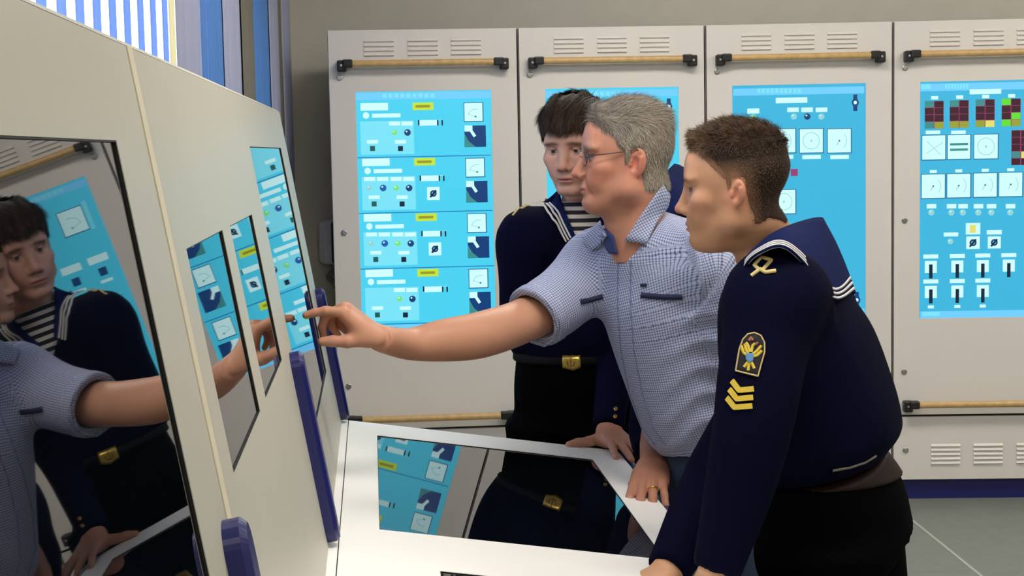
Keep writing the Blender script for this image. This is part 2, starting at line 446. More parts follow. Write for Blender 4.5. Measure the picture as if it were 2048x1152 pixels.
def ui4():
    s = UI(3, 'bg2')
    s.r(1841, 165, 2100, 180, 'head'); s.r(1843, 168, 1862, 178, 'pale')
    for k in range(8): s.r(1891 + k * 6, 167, 1895 + k * 6, 177, 'pale')
    s.r(1940, 178, 2003, 188, 'white')
    for n, x in enumerate((1850, 1900, 1952, 2004)):
        s.r(x + 13, 192 - n * 1.3, x + 27, 199 - n * 1.3, 'white')
        y0 = 202 - n * 1.6
        s.r(x, y0, x + 38, y0 + 55, 'red')
        for c in range(2):
            for r_ in range(4):
                col = 'maroon'
                if r_ == 3: col = 'olive' if (n + c) % 3 else 'teal'
                if r_ == 0 and c == 0: col = 'teal'
                if n == 2 and r_ == 3 and c == 1: col = 'gold'
                if n == 3 and (r_, c) in ((0, 0), (2, 1), (3, 0)): col = 'lime'
                s.r(x + c * 19.5, y0 + r_ * 14, x + c * 19.5 + 18, y0 + r_ * 14 + 13, col)
    for x in (1852, 1903): s.r(x, 261, x + 29, 268, 'white')
    s.gauge(1845, 271, 1891, 319, 2); s.gauge(1896, 270, 1941, 318, 3); s.gauge(1949, 269, 1996, 317, 1)
    s.r(2023, 260, 2061, 330, 'red')
    for c in range(2):
        for r_ in range(5): s.r(2024 + c * 19, 261 + r_ * 14, 2041 + c * 19, 274 + r_ * 14, ('teal' if c == 0 else 'gold') if r_ == 3 else 'maroon')
    for n, x in enumerate((1844, 1895, 1948, 1999)):
        s.r(x + 16, 340 - n * 1.2, x + 30, 346 - n * 1.2, 'white'); s.gauge(x, 349 - n * 1.2, x + 46, 396 - n * 1.2, 4)
    for x in (1854, 1894, 1917, 1948, 1974, 2012):
        s.r(x, 408, x + 19, 417, 'white'); s.lamp(x + 9, 425, 5.5, 'grey')
    s.r(1888, 465, 1917, 473, 'white'); s.lamp(1901, 483, 5, 'grey')
    s.r(1932, 446, 1961, 469, 'white'); s.r(1940, 450, 1952, 466, 'gold'); s.dial(1933, 473, 1960, 498)
    s.r(1974, 460, 2004, 469, 'white'); s.dial(1976, 473, 2002, 497)
    for row, y in ((0, 509), (1, 559)):
        for n, x in enumerate((1862, 1915, 1966, 2018)):
            if row and n == 3: continue
            yy = y - n * .9
            s.r(x - 15, yy, x + 15, yy + 8, 'white'); s.r(x - 12, yy + 13, x + 12, yy + 37, 'white'); s.r(x - 3.5, yy + 20, x + 3.5, yy + 48, 'dark')
            if row: s.r(x - 6, yy + 52, x + 6, yy + 58, 'white')
    s.r(1841, 621, 2100, 636, 'head'); s.r(1845, 624, 1880, 632, 'pale')
    return s

def louver_mesh(w):
    b = MB()
    # pressed louver: a sloping lip
    b.add([(0, 0, 0), (w, 0, 0), (w, -.008, .0035), (0, -.008, .0035), (0, 0, .013), (w, 0, .013)],
          [(0, 3, 2, 1), (3, 4, 5, 2), (0, 4, 3), (1, 2, 5), (0, 1, 5, 4)])
    return b.mesh('louver', M_CAB)
LOUV = louver_mesh(.126)
def bracket_mesh(mirror):
    b = MB(); sgn = -1 if mirror else 1
    xs = lambda x: sgn * x
    def bx(x0, y0, z0, x1, y1, z1, bev):
        b.box((min(xs(x0), xs(x1)), y0, z0), (max(xs(x0), xs(x1)), y1, z1), bev=bev)
    bx(-.019, -.048, -.032, .019, 0, .016, .006)
    bx(.004, -.062, -.016, .046, -.024, .018, .006)
    b.disc_cyl((xs(-.002), -.048, -.006), (0, -1, 0), .005, .003, 10, mi=1)
    return b.mesh('handle_bracket', [M_BLACKPL, M_CHROME])
BRL, BRR = bracket_mesh(False), bracket_mesh(True)
_b = MB(); _b.tube([(.085, -.043, 0), (.715, -.043, 0)], .0145, n=14)
RAIL = _b.mesh('rail', M_WOOD)
_b = MB(); _b.tube([(0, 0, 0), (0, -.004, 0), (0, -.0042, 0)], [.0125, .0125, .009], n=16, mi=0); _b.disc_cyl((0, -.004, 0), (0, -1, 0), .0075, .002, 12, mi=1); _b.box((-.006, -.0075, -.0014), (.006, -.0058, .0014), mi=0)
LOCK = _b.mesh('lock', [M_CHROME, M_CHROME])
_b = MB(); _b.box((.052, 0, .0), (.6, .001, .01))

def cabinet(i, label, ui):
    A, d, n = CAB_P[i]
    t = tag(empty('switchboard_cabinet', tuple(A), -math.radians(CAB_ANG[i])), label, 'cabinet', 'switchboard cabinets along the back wall')
    c = MB(); c.box((.001, .02, .0877), (CW - .001, CDEP, CH - .002), mi=0)
    c.build('carcass', M_CABIN, t)
    sd = MB(); sd.box((0, .022, .088), (.012, CDEP, CH)); sd.box((CW - .012, .022, .088), (CW, CDEP, CH)); sd.box((.012, .022, CH - .012), (CW - .012, CDEP, CH)); sd.build('side_sheet', M_CAB, t)
    MB().box((.0, .03, 0), (CW, CDEP, .0877)).build('plinth', M_PLINTH, t)
    # upper door with an opening for the display
    u0, z0, u1, z1 = .112, .803, .686, 1.824
    dr = MB(); L, Rr, B0, T0 = .003, CW - .003, .380, CH - .003
    V = []
    for y in (0, .02):
        V += [(L, y, B0), (Rr, y, B0), (Rr, y, T0), (L, y, T0), (u0, y, z0), (u1, y, z0), (u1, y, z1), (u0, y, z1)]
    Fc = []
    for k in range(4):
        j = (k + 1) % 4
        Fc += [(k, j, 4 + j, 4 + k), (8 + k, 12 + k, 12 + j, 8 + j), (k, 8 + k, 8 + j, j), (4 + k, 4 + j, 12 + j, 12 + k)]
    dr.add(V, Fc)
    door = dr.build('door', M_CAB, t)
    for (lu0, z) in [(lu, 1.972 + .0195 * r_) for lu in (.153, .338, .521) for r_ in range(4)]:
        link('louver', LOUV, door, (lu0, -.0002, z))
    for z, inset in ((1.94, 0), (.429, 0)):
        link('rail', RAIL, door, (0, 0, z)); link('handle_bracket', BRL, door, (.058, 0, z)); link('handle_bracket', BRR, door, (.742, 0, z))
    for z in (1.885, 1.231, .571): link('lock', LOCK, door, (.047, -.0002, z))
    # lower flap
    lo = MB().box((.003, 0, .092), (CW - .003, .02, .369)).build('lower_door', M_CAB, t)
    for lu in (.165, .349, .535):
        for r_ in range(5): link('louver', LOUV, lo, (lu, -.0002, .158 + .0195 * r_))
    link('lock', LOCK, lo, (.055, -.0002, .223))
    # display
    sc = MB(); sc.box((u0 - .02, .0065, z0 - .02), (u1 + .02, .019, z1 + .02)); scr = sc.build('display', M_BEZEL, t)
    g = ui.b.build('screen_image', UIM, scr); g.location = (0, .0055, 0)
cabinet(0, 'white end cabinet by the curtained wall, four control sections on screen', ui1())
cabinet(1, 'white switchboard cabinet with its cyan screen mostly hidden behind two heads', ui2())
cabinet(2, 'white switchboard cabinet with cyan screen of three round dials behind the short haired sailor', ui3())
cabinet(3, 'white switchboard cabinet with maroon alarm grids and lever switches on its cyan screen', ui4())

# small device hanging on the back wall beside the first cabinet
wp = PX(652, 485, 7.26)
t = tag(empty('wall_telephone', (wp[0] + .02, YB, wp[2])), 'white and navy rounded handset box hung on the wall beside the cabinet', 'telephone')
_b = MB(); _b.box((-.060, -.09, -.105), (.06, 0, .105), bev=.03); _b.build('body', mat('ivory_plastic', (236, 236, 244), .4), t)
_b = MB(); _b.box((.006, -.112, -.10), (.05, -.07, .10), bev=.014); _b.build('handset', mat('navy_plastic', (30, 34, 66), .4), t)
_b = MB(); _b.tube([(.0 + .02 * math.sin(k * .9), -.05, -.10 - .012 * k + .0) for k in range(11)], .011, n=8); _b.build('cord', mat('grey_cord', (120, 122, 132), .6), t)
# ------------------------------------------------------------------ control console
PSI, LEAN, DT = math.radians(5.0863), math.radians(9.631), math.radians(8.5619)
CD = np.array([math.sin(PSI), -math.cos(PSI), 0])      # along the console, towards the near end
CE = np.array([math.cos(PSI), math.sin(PSI), 0])       # towards the operators
CZ = np.array([0, 0, 1.0])
CU = CZ * math.cos(LEAN) - CE * math.sin(LEAN)         # up the leaning panel
CK = CE * math.cos(DT) - CZ * math.sin(DT)             # down the sloping desk
CB = np.array([-.4291, 3.828, .9084])
CN = np.cross(CU, CD); CN = CN if CN @ CE > 0 else -CN
DNV = np.cross(CD, CK); DNV = DNV if DNV[2] > 0 else -DNV
def S(s, t, n=0.0): return CB + CD * s + CU * t + CN * n
def Q(s, e, n=0.0): return CB + CD * s + CK * e + DNV * n
TP = .7736
def framed(fn, s0, s1, t0, t1, holes, depth):
    """slab with rectangular openings: grid cells that are not holes"""
    xs = sorted({s0, s1} | {h[0] for h in holes} | {h[2] for h in holes}); ys_ = sorted({t0, t1} | {h[1] for h in holes} | {h[3] for h in holes})
    b = MB(); idx = {}
    inhole = lambda x, y: any(h[0] < x < h[2] and h[1] < y < h[3] for h in holes)
    V = []; Fc = []
    def vid(i, j, k):
        if (i, j, k) not in idx:
            idx[(i, j, k)] = len(V); V.append(fn(xs[i], ys_[j], -depth * k))
        return idx[(i, j, k)]
    solid = {(i, j): not inhole((xs[i] + xs[i + 1]) / 2, (ys_[j] + ys_[j + 1]) / 2) for i in range(len(xs) - 1) for j in range(len(ys_) - 1)}
    for (i, j), ok in solid.items():
        if not ok: continue
        for k in (0, 1): Fc.append([vid(i, j, k), vid(i + 1, j, k), vid(i + 1, j + 1, k), vid(i, j + 1, k)])
        for (di, dj, e) in ((-1, 0, ((i, j), (i, j + 1))), (1, 0, ((i + 1, j), (i + 1, j + 1))), (0, -1, ((i, j), (i + 1, j))), (0, 1, ((i, j + 1), (i + 1, j + 1)))):
            if not solid.get((i + di, j + dj), False):
                (a, b2), (c, d2) = e
                Fc.append([vid(a, b2, 0), vid(c, d2, 0), vid(c, d2, 1), vid(a, b2, 1)])
    b.add(V, Fc); return b
def screen(fn, h, parent, n0, deep=.0028):
    """monitor behind an opening: black bezel lining and dark glass"""
    a0, b0, a1, b1 = h; e = .0012
    bz = framed(lambda a, b, n: fn(a, b, n + n0 - .0008), a0 - .0, a1 + .0, b0 - .0, b1 + .0, [(a0 + e, b0 + e, a1 - e, b1 - e)], deep + .008)
    o = bz.build('bezel', M_BEZEL, parent)
    g = MB().prism([fn(a0 + .001, b0 + .001, n0 - deep), fn(a1 - .001, b0 + .001, n0 - deep), fn(a1 - .001, b1 - .001, n0 - deep), fn(a0 + .001, b1 - .001, n0 - deep)], (fn(0, 0, -.006) - fn(0, 0, 0)))
    g.build('dark_glass', M_SCREEN, o)
BAR = dict()
def bar_mesh(s0):
    """blue guard bar: lens-ended fin standing off the panel"""
    b = MB(); t0, t1 = .004, .335; w = .028; h = .022
    prof = []
    for k in range(17):
        a = math.pi * k / 16; prof.append((-w * math.cos(a), t1 - w + w * math.sin(a)))
    for k in range(17):
        a = math.pi + math.pi * k / 16; prof.append((-w * math.cos(a), t0 + w + w * math.sin(a)))
    n = len(prof); c = ((t0 + t1) / 2)
    lower = [S(s0 + x, t, .0) for x, t in prof]; mid = [S(s0 + x, t, h * .72) for x, t in prof]
    top = [S(s0 + x * .7, c + (t - c) * .965, h) for x, t in prof]
    V = lower + mid + top
    Fc = [tuple(range(n))[::-1], tuple(range(2 * n, 3 * n))]
    for L0 in (0, n):
        for i in range(n): Fc.append((L0 + i, L0 + (i + 1) % n, L0 + n + (i + 1) % n, L0 + n + i))
    return b.add(V, Fc)
units = [('C', -.012, 1.2068, [(.2356, .158, 1.1736, .6858)], (.02,), 'end console unit with wide dark screen that the pointing finger touches'),
         ('B', 1.2072, 2.4016, [(1.4102, .346, 1.793, .5784), (1.8955, .346, 2.2783, .5784)], (1.235,), 'console unit with two small dark screens side by side in its leaning panel'),
         ('A', 2.4024, 3.62, [(2.568, .158, 3.506, .6858)], (2.435,), 'console unit with large dark screen mirroring the pointing man and a sailor')]
for nm, s0, s1, holes, bars, label in units:
    base = CB + CD * ((s0 + s1) / 2); base[2] = 0
    t = tag(empty('control_console', tuple(base)), label, 'console', 'control console units')
    ofs = lambda o: setattr(o, 'matrix_parent_inverse', Matrix.Translation(-Vector(base)))
    kids = []
    pn = framed(lambda a, b, n: S(a, b, n), s0, s1, .0, TP, holes, .022).build('front_panel', M_CONS, t); kids.append(pn)
    for h in holes:
        before = set(bpy.data.objects)
        screen(S, h, pn, 0.0)
    # housing behind the panel
    hb = MB()
    P0 = S(s0, 0.0, -.0225); P1 = S(s0, TP, -.0225)
    back = P1 - CE * .16
    poly = [P0, P1, back, np.array([back[0], back[1], .0]), np.array([P0[0], P0[1], 0.0]) - CE * .05]
    hb.prism(poly, CD * (s1 - s0))
    kids.append(hb.build('housing', M_CONS, t))
    cap = MB().prism([S(s0, TP + .0005, .0), S(s0, TP + .006, -.004), S(s0, TP + .006, -.02) - CE * .16, S(s0, TP + .0005, -.02) - CE * .16], CD * (s1 - s0)); kids.append(cap.build('top_cap', M_CONS, t))
    if nm == 'B': kids.append(MB().prism([S(2.4016, .02, 0), S(2.4016, TP, 0), S(2.372, TP, 0), S(2.372, .02, 0)], CN * .0012).build('seam_trim', mat('seam_cream', (212, 203, 178), .5), t))
    for bb in bars: kids.append(bar_mesh(bb).build('guard_bar', M_BLUEBAR, t))
    for o in kids: ofs(o)

# desk
dbase = Q(1.8, .35); dbase[2] = 0
t = tag(empty('control_desk', tuple(dbase)), 'long white sloping control desk with flush dark screens in its top', 'desk')
kids = []
dholes = [(.1508, .0871, 1.0888, .6126), (1.330, .186, 1.713, .4184), (1.815, .186, 2.198, .4184), (2.48, .0871, 3.418, .6126)]
top = framed(lambda a, b, n: Q(a, b, n), -.012, 3.62, .0175, .70, dholes, .03).build('desk_top', M_DESK, t); kids.append(top)
for h in dholes: screen(Q, h, top, 0.0, .002)
st = framed(lambda a, b, n: Q(a, b, n), -.012, 3.62, -.004, .0155, [], .03).build('rear_strip', M_DESK, t); kids.append(st)
ap = MB()
fr0, fr1 = Q(-.012, .66, -.0315), Q(-.012, .0, -.0315)
z = lambda P, h: np.array([P[0], P[1], h])
ap.prism([fr1, fr0, z(fr0, .62), z(fr1, .62)], CD * 3.63)
ap.prism([z(fr1, .62), z(fr0 - CE * .32, .62), z(fr0 - CE * .32, .0), z(fr1, .0)], CD * 3.63)
kids.append(ap.build('pedestal', M_CONS, t))
bm_ = MB(); bm_.tube([Q(-.012 + 3.63 * k / 12, .716, -.026) for k in range(13)], .0215, n=16); kids.append(bm_.build('edge_bumper', M_BLUEBAR, t))
for o in kids: o.matrix_parent_inverse = Matrix.Translation(-Vector(dbase))
# ------------------------------------------------------------------ implicit surfaces for bodies and clothes
V3 = lambda *a: np.array(a, float)
def nrm(v):
    v = np.array(v, float); return v / (np.linalg.norm(v) + 1e-12)
class Pm:
    def __init__(s, fn, lo, hi, op='u', k=.01):
        s.fn = fn; s.lo = np.array(lo, float); s.hi = np.array(hi, float); s.op = op; s.k = k
def rc(a, b, r1, r2, op='u', k=.01):
    a = np.array(a, float); b = np.array(b, float)
    ba = b - a; l2 = ba @ ba; rr = r1 - r2; a2 = max(l2 - rr * rr, 1e-9); il2 = 1 / l2
    def fn(P):
        pa = P - a; y = pa @ ba; z = y - l2
        w = pa * l2 - ba * y[:, None]; x2 = (w * w).sum(1); y2 = y * y * l2; z2 = z * z * l2
        kk = np.sign(rr) * rr * rr * x2
        d = (np.sqrt(x2 * a2 * il2) + y * rr) * il2 - r1
        c1 = np.sign(z) * a2 * z2 > kk; c2 = np.sign(y) * a2 * y2 < kk
        d = np.where(c2, np.sqrt(x2 + y2) * il2 - r1, d)
        return np.where(c1, np.sqrt(x2 + z2) * il2 - r2, d)
    r = max(r1, r2)
    return Pm(fn, np.minimum(a - r1, b - r2), np.maximum(a + r1, b + r2), op, k)
def rotm(rx=0, ry=0, rz=0):
    return np.array((Matrix.Rotation(math.radians(rz), 3, 'Z') @ Matrix.Rotation(math.radians(ry), 3, 'Y') @ Matrix.Rotation(math.radians(rx), 3, 'X')))
def el(c, r, R=None, op='u', k=.01):
    c = np.array(c, float); r = np.array(r, float)
    def fn(P):
        q = P - c
        if R is not None: q = q @ R
        k0 = np.sqrt(((q / r) ** 2).sum(1)); k1 = np.sqrt(((q / (r * r)) ** 2).sum(1)) + 1e-9
        return k0 * (k0 - 1) / k1
    m_ = r if R is None else np.full(3, r.max())
    return Pm(fn, c - m_, c + m_, op, k)
def catmull(P, n):
    P = np.array(P, float); out = []
    E = np.vstack([2 * P[0] - P[1], P, 2 * P[-1] - P[-2]])
    for i in range(1, len(E) - 2):
        for t in np.linspace(0, 1, n, endpoint=False):
            a, b, c, d = E[i - 1], E[i], E[i + 1], E[i + 2]
            out.append(.5 * ((2 * b) + (-a + c) * t + (2 * a - 5 * b + 4 * c - d) * t * t + (-a + 3 * b - 3 * c + d) * t ** 3))
    out.append(P[-1]); return np.array(out)
class Tube:
    """elliptical tube along a spine. rows: (pos, half width, depth front, depth back), front = facing direction"""
    def __init__(s, rows, front, n=5):
        front = np.array(front, float)
        if front.ndim == 1: front = np.repeat(front[None], len(rows), 0)
        D_ = np.array([list(r[0]) + [r[1], r[2], r[3] if len(r) > 3 else r[2]] + list(f) for r, f in zip(rows, front)], float)
        D_ = catmull(D_, n)
        s.c = D_[:, :3]; s.a = D_[:, 3]; s.bf = D_[:, 4]; s.bb = D_[:, 5]
        T = np.gradient(s.c, axis=0); T /= np.linalg.norm(T, axis=1)[:, None]
        Fv = D_[:, 6:9]; Fv = Fv - T * (Fv * T).sum(1)[:, None]; Fv /= np.linalg.norm(Fv, axis=1)[:, None]
        s.T = T; s.F = Fv; s.S = np.cross(Fv, T)
        s.L = np.concatenate([[0], np.cumsum(np.linalg.norm(np.diff(s.c, axis=0), axis=1))])
        m_ = np.maximum(np.maximum(s.a, s.bf), s.bb)[:, None]
        s.lo = (s.c - m_).min(0); s.hi = (s.c + m_).max(0)
    def coords(s, P):
        best = np.full(len(P), 1e9); bi = np.zeros(len(P), int); bt = np.zeros(len(P))
        for i in range(len(s.c) - 1):
            a = s.c[i]; d = s.c[i + 1] - a; l2 = d @ d
            q = P - a; t = np.clip((q @ d) / l2, 0, 1)
            dd = ((q - t[:, None] * d) ** 2).sum(1)
            mk = dd < best; best[mk] = dd[mk]; bi[mk] = i; bt[mk] = t[mk]
        w = bt[:, None]
        g = lambda A: A[bi] * (1 - (w if A.ndim == 2 else bt)) + A[bi + 1] * (w if A.ndim == 2 else bt)
        c = g(s.c); q = P - c
        S_, F_, T_ = g(s.S), g(s.F), g(s.T)
        x = (q * S_).sum(1); y = (q * F_).sum(1); ax = (q * T_).sum(1)
        return x, y, ax, g(s.a), np.where(y > 0, g(s.bf), g(s.bb)), g(s.L), (bi == 0) & (bt <= 0) | (bi == len(s.c) - 2) & (bt >= 1)
    def __call__(s, P):
        x, y, ax, a, b, L, end = s.coords(P)
        k0 = np.sqrt((x / a) ** 2 + (y / b) ** 2); k1 = np.sqrt((x / a ** 2) ** 2 + (y / b ** 2) ** 2) + 1e-9
        d = k0 * (k0 - 1) / k1
        d = np.where(k0 < 1e-4, -np.minimum(a, b), d)
        ax = np.where(end, np.abs(ax), 0)
        return np.where(end & (ax > 0), np.where(d > 0, np.sqrt(d * d + ax * ax), np.maximum(ax, d)), d)
    def uv(s, P):
        x, y, ax, a, b, L, end = s.coords(P)
        u, v = np.arctan2(x / a, y / b) * (a + b) / 2, L
        return np.where(end, x, u), np.where(end, v + y, v)
    def pm(s, op='u', k=.02):
        return Pm(s, s.lo, s.hi, op, k)
def smin(a, b, k):
    h = np.clip(.5 + .5 * (b - a) / k, 0, 1); return b * (1 - h) + a * h - k * h * (1 - h)
class Field:
    def __init__(s, prims, disp=None, clips=(), shift=0.0):
        s.p = prims; s.disp = disp; s.clips = clips; s.shift = shift
    def __call__(s, P):
        P = np.asarray(P, float); F = np.full(len(P), 1e3)
        for q in s.p:
            d = q.fn(P)
            F = smin(F, d, q.k) if q.op == 'u' else -smin(-F, d, q.k)
        F = F - s.shift
        if s.disp is not None: F = F + s.disp(P)
        for c in s.clips: F = np.maximum(F, c(P))
        return F
    def grad(s, P, e=.003):
        g = np.stack([s(P + np.eye(3)[i] * e) - s(P - np.eye(3)[i] * e) for i in range(3)], 1)
        return g / (np.linalg.norm(g, axis=1)[:, None] + 1e-9)
    def mesh(s, vox, pad=.012):
        lo = np.min([q.lo for q in s.p if q.op == 'u'], 0) - pad - s.shift; hi = np.max([q.hi for q in s.p if q.op == 'u'], 0) + pad + s.shift
        n = np.ceil((hi - lo) / vox).astype(int) + 2
        F = np.full(n, 1.0)
        ax = [lo[i] + vox * np.arange(n[i]) for i in range(3)]
        def pts(sl):
            g = np.meshgrid(*[ax[i][sl[i]] for i in range(3)], indexing='ij')
            return np.stack([q.ravel() for q in g], 1)
        for q in s.p:
            m_ = q.k + 3 * vox + abs(s.shift) + (.012 if s.disp is not None else 0)
            i0 = np.clip(np.floor((q.lo - m_ - lo) / vox).astype(int), 0, n); i1 = np.clip(np.ceil((q.hi + m_ - lo) / vox).astype(int) + 1, 0, n)
            if (i1 <= i0).any(): continue
            sl = tuple(slice(a, b) for a, b in zip(i0, i1))
            d = q.fn(pts(sl)).reshape([b - a for a, b in zip(i0, i1)])
            F[sl] = smin(F[sl], d, q.k) if q.op == 'u' else -smin(-F[sl], d, q.k)
        F -= s.shift
        if s.disp is not None or s.clips:
            near = np.abs(F) < .05
            full = np.stack(np.nonzero(near), 1); P = lo + full * vox
            f = F[near]
            if s.disp is not None: f = f + s.disp(P)
            for c in s.clips: f = np.maximum(f, c(P))
            F[near] = f
            ins = F < -.049
            if s.clips and ins.any():
                P = lo + np.stack(np.nonzero(ins), 1) * vox; f = F[ins]
                for c in s.clips: f = np.maximum(f, c(P))
                F[ins] = f
        return surfnet(F, lo, vox)
def surfnet(F, lo, vox):
    sg = F < 0; n = F.shape
    cnt = np.zeros([q - 1 for q in n]); pos = np.zeros([q - 1 for q in n] + [3])
    corners = [(i, j, k) for i in (0, 1) for j in (0, 1) for k in (0, 1)]
    view = lambda A, c: A[c[0]:n[0] - 1 + c[0], c[1]:n[1] - 1 + c[1], c[2]:n[2] - 1 + c[2]]
    for a in corners:
        for d in range(3):
            if a[d] == 0:
                b = list(a); b[d] = 1
                fa, fb = view(F, a), view(F, b); x = view(sg, a) != view(sg, b)
                t = np.where(x, fa / np.where(x, fa - fb, 1), 0)
                cnt += x
                for e in range(3):
                    pos[..., e] += np.where(x, a[e] + (t if e == d else 0), 0)
    act = cnt > 0
    ids = np.full(act.shape, -1); ids[act] = np.arange(act.sum())
    cell = np.stack(np.nonzero(act), 1)
    V = lo + vox * (cell + pos[act] / cnt[act][:, None])
    Q_ = []
    for d in range(3):
        e, g = (d + 1) % 3, (d + 2) % 3
        sl0 = [slice(None)] * 3; sl1 = [slice(None)] * 3
        sl0[d] = slice(0, -1); sl1[d] = slice(1, None)
        x = sg[tuple(sl0)] != sg[tuple(sl1)]
        idx = np.stack(np.nonzero(x), 1)
        ok = (idx[:, e] > 0) & (idx[:, g] > 0) & (idx[:, e] < act.shape[e]) & (idx[:, g] < act.shape[g])
        idx = idx[ok]
        flip = sg[tuple(idx.T)]
        def cid(de, dg):
            q = idx.copy(); q[:, e] -= de; q[:, g] -= dg; return ids[tuple(q.T)]
        quad = np.stack([cid(1, 1), cid(0, 1), cid(0, 0), cid(1, 0)], 1)
        quad[~flip] = quad[~flip][:, ::-1]
        Q_.append(quad)
    Q_ = np.concatenate(Q_); Q_ = Q_[(Q_ >= 0).all(1)]
    return V, Q_
def npmesh(name, V, Fq, mats, smooth=True, col=None, uv=None, mi=None):
    me = bpy.data.meshes.new(name)
    V = np.asarray(V, np.float32); Fq = np.asarray(Fq, np.int32); k = Fq.shape[1]
    me.vertices.add(len(V)); me.vertices.foreach_set('co', V.ravel())
    me.loops.add(Fq.size); me.loops.foreach_set('vertex_index', Fq.ravel())
    me.polygons.add(len(Fq)); me.polygons.foreach_set('loop_start', np.arange(0, Fq.size, k, dtype=np.int32)); me.polygons.foreach_set('loop_total', np.full(len(Fq), k, np.int32))
    for M in (mats if isinstance(mats, (list, tuple)) else [mats]): me.materials.append(M)
    if mi is not None: me.polygons.foreach_set('material_index', np.asarray(mi, np.int32))
    me.polygons.foreach_set('use_smooth', np.full(len(Fq), smooth))
    if col is not None:
        a = me.attributes.new('Col', 'FLOAT_COLOR', 'POINT')
        c = np.ones((len(V), 4), np.float32); c[:, :3] = col; a.data.foreach_set('color', c.ravel())
    if uv is not None:
        a = me.attributes.new('fab', 'FLOAT_VECTOR', 'POINT')
        c = np.zeros((len(V), 3), np.float32); c[:, :2] = uv; a.data.foreach_set('vector', c.ravel())
    me.update(calc_edges=True); me.validate()
    return me
def merge(parts):
    Vs, Fs, Cs = [], [], []; n = 0
    for q in parts:
        Vs.append(q[0]); Fs.append(q[1] + n); n += len(q[0])
        if len(q) > 2: Cs.append(q[2])
    return np.concatenate(Vs), np.concatenate(Fs), (np.concatenate(Cs) if Cs else None)
def L3(c): return np.array([lin(q) for q in c])
def wrinkle(amp, seed, freq=22, stretch=(1, 1, .45)):
    g = np.random.default_rng(seed); K = [(nrm(g.normal(size=3)) * np.array(stretch) * freq * (.6 + g.random()), g.random() * 6.28, .4 + .6 * g.random()) for _ in range(4)]
    def fn(P):
        w = sum(np.sin(P @ (nrm(g_[0][::-1]) * 9) + g_[1]) for g_ in K[:2])
        d = 0
        for (k_, ph, a) in K: d = d + a * (1 - np.abs(np.sin(P @ k_ * .5 + ph + w * .6)) * 1.6)
        return -amp * d / 1.6
    return fn
def march(field, x, y, y0=1.8, y1=5.2, offs=0.0):
    """points where the rays through photo pixels meet the surface"""
    d = np.array([ray(a, b) for a, b in zip(x, y)]); d /= d[:, 1:2]
    t = np.full(len(d), y0); best = np.full(len(d), 1e9); bt = t.copy()
    for _ in range(90):
        P = CAM_P + d * t[:, None]; f = field(P) - offs
        mk = f < best; best[mk] = f[mk]; bt[mk] = t[mk]
        t = np.where(f > 2e-4, np.minimum(t + np.maximum(f * .8, 2e-4), y1), t)
    return CAM_P + d * bt[:, None]
def subdiv_poly(pts, n):
    """resample a closed pixel polygon and fill as a fan of rings towards its centre"""
    P = np.array(pts, float); out = []
    for i in range(len(P)):
        a, b = P[i], P[(i + 1) % len(P)]
        m_ = max(1, int(np.ceil(np.linalg.norm(b - a) / n)))
        out += [a + (b - a) * k / m_ for k in range(m_)]
    return np.array(out)
def patch_poly(field, pts, off=.003, th=.003, step=6, rings=4):
    O = subdiv_poly(pts, step); c = O.mean(0); n = len(O)
    R = [c + (O - c) * (1 - k / rings) for k in range(rings)] + [c[None]]
    A = np.concatenate(R)
    X = march(field, A[:, 0], A[:, 1]); N_ = field.grad(X)
    f = field(X); X = X - N_ * f[:, None]
    V = np.concatenate([X + N_ * off, X[:n] + N_[:n] * (off - th)])
    Fc = []
    for k in range(rings - 1):
        for i in range(n):
            j = (i + 1) % n
            Fc.append((k * n + i, k * n + j, (k + 1) * n + j, (k + 1) * n + i))
    k = rings - 1; ci = rings * n
    for i in range(n): Fc.append((k * n + i, k * n + (i + 1) % n, ci))
    b0 = ci + 1
    for i in range(n): Fc.append((i, b0 + i, b0 + (i + 1) % n, (i + 1) % n))
    return V, Fc
def patch_strip(field, line, w, off=.004, th=.003, step=6, closed=False, wm=None):
    """ribbon along a pixel polyline, w = width in metres, laid on a surface"""
    P = np.array(line, float)
    if closed: P = np.vstack([P, P[:1]])
    out = []
    for a, b in zip(P[:-1], P[1:]):
        m_ = max(1, int(np.ceil(np.linalg.norm(b - a) / step))); out += [a + (b - a) * k / m_ for k in range(m_)]
    out.append(P[-1]); A = np.array(out)
    X = march(field, A[:, 0], A[:, 1]); N_ = field.grad(X); X = X - N_ * field(X)[:, None]
    T = np.gradient(X, axis=0); T /= np.linalg.norm(T, axis=1)[:, None] + 1e-9
    B_ = np.cross(N_, T); B_ /= np.linalg.norm(B_, axis=1)[:, None] + 1e-9
    V = np.concatenate([X + B_ * w / 2 + N_ * off, X - B_ * w / 2 + N_ * off, X + B_ * w / 2 + N_ * (off - th), X - B_ * w / 2 + N_ * (off - th)])
    n = len(X); Fc = []
    for i in range(n - 1):
        Fc += [(i, i + 1, n + i + 1, n + i), (i, 2 * n + i, 2 * n + i + 1, i + 1), (n + i, n + i + 1, 3 * n + i + 1, 3 * n + i)]
    return V, Fc
def addp(b, q, mi=0, smooth=True):
    b.add(q[0], q[1], mi, smooth)

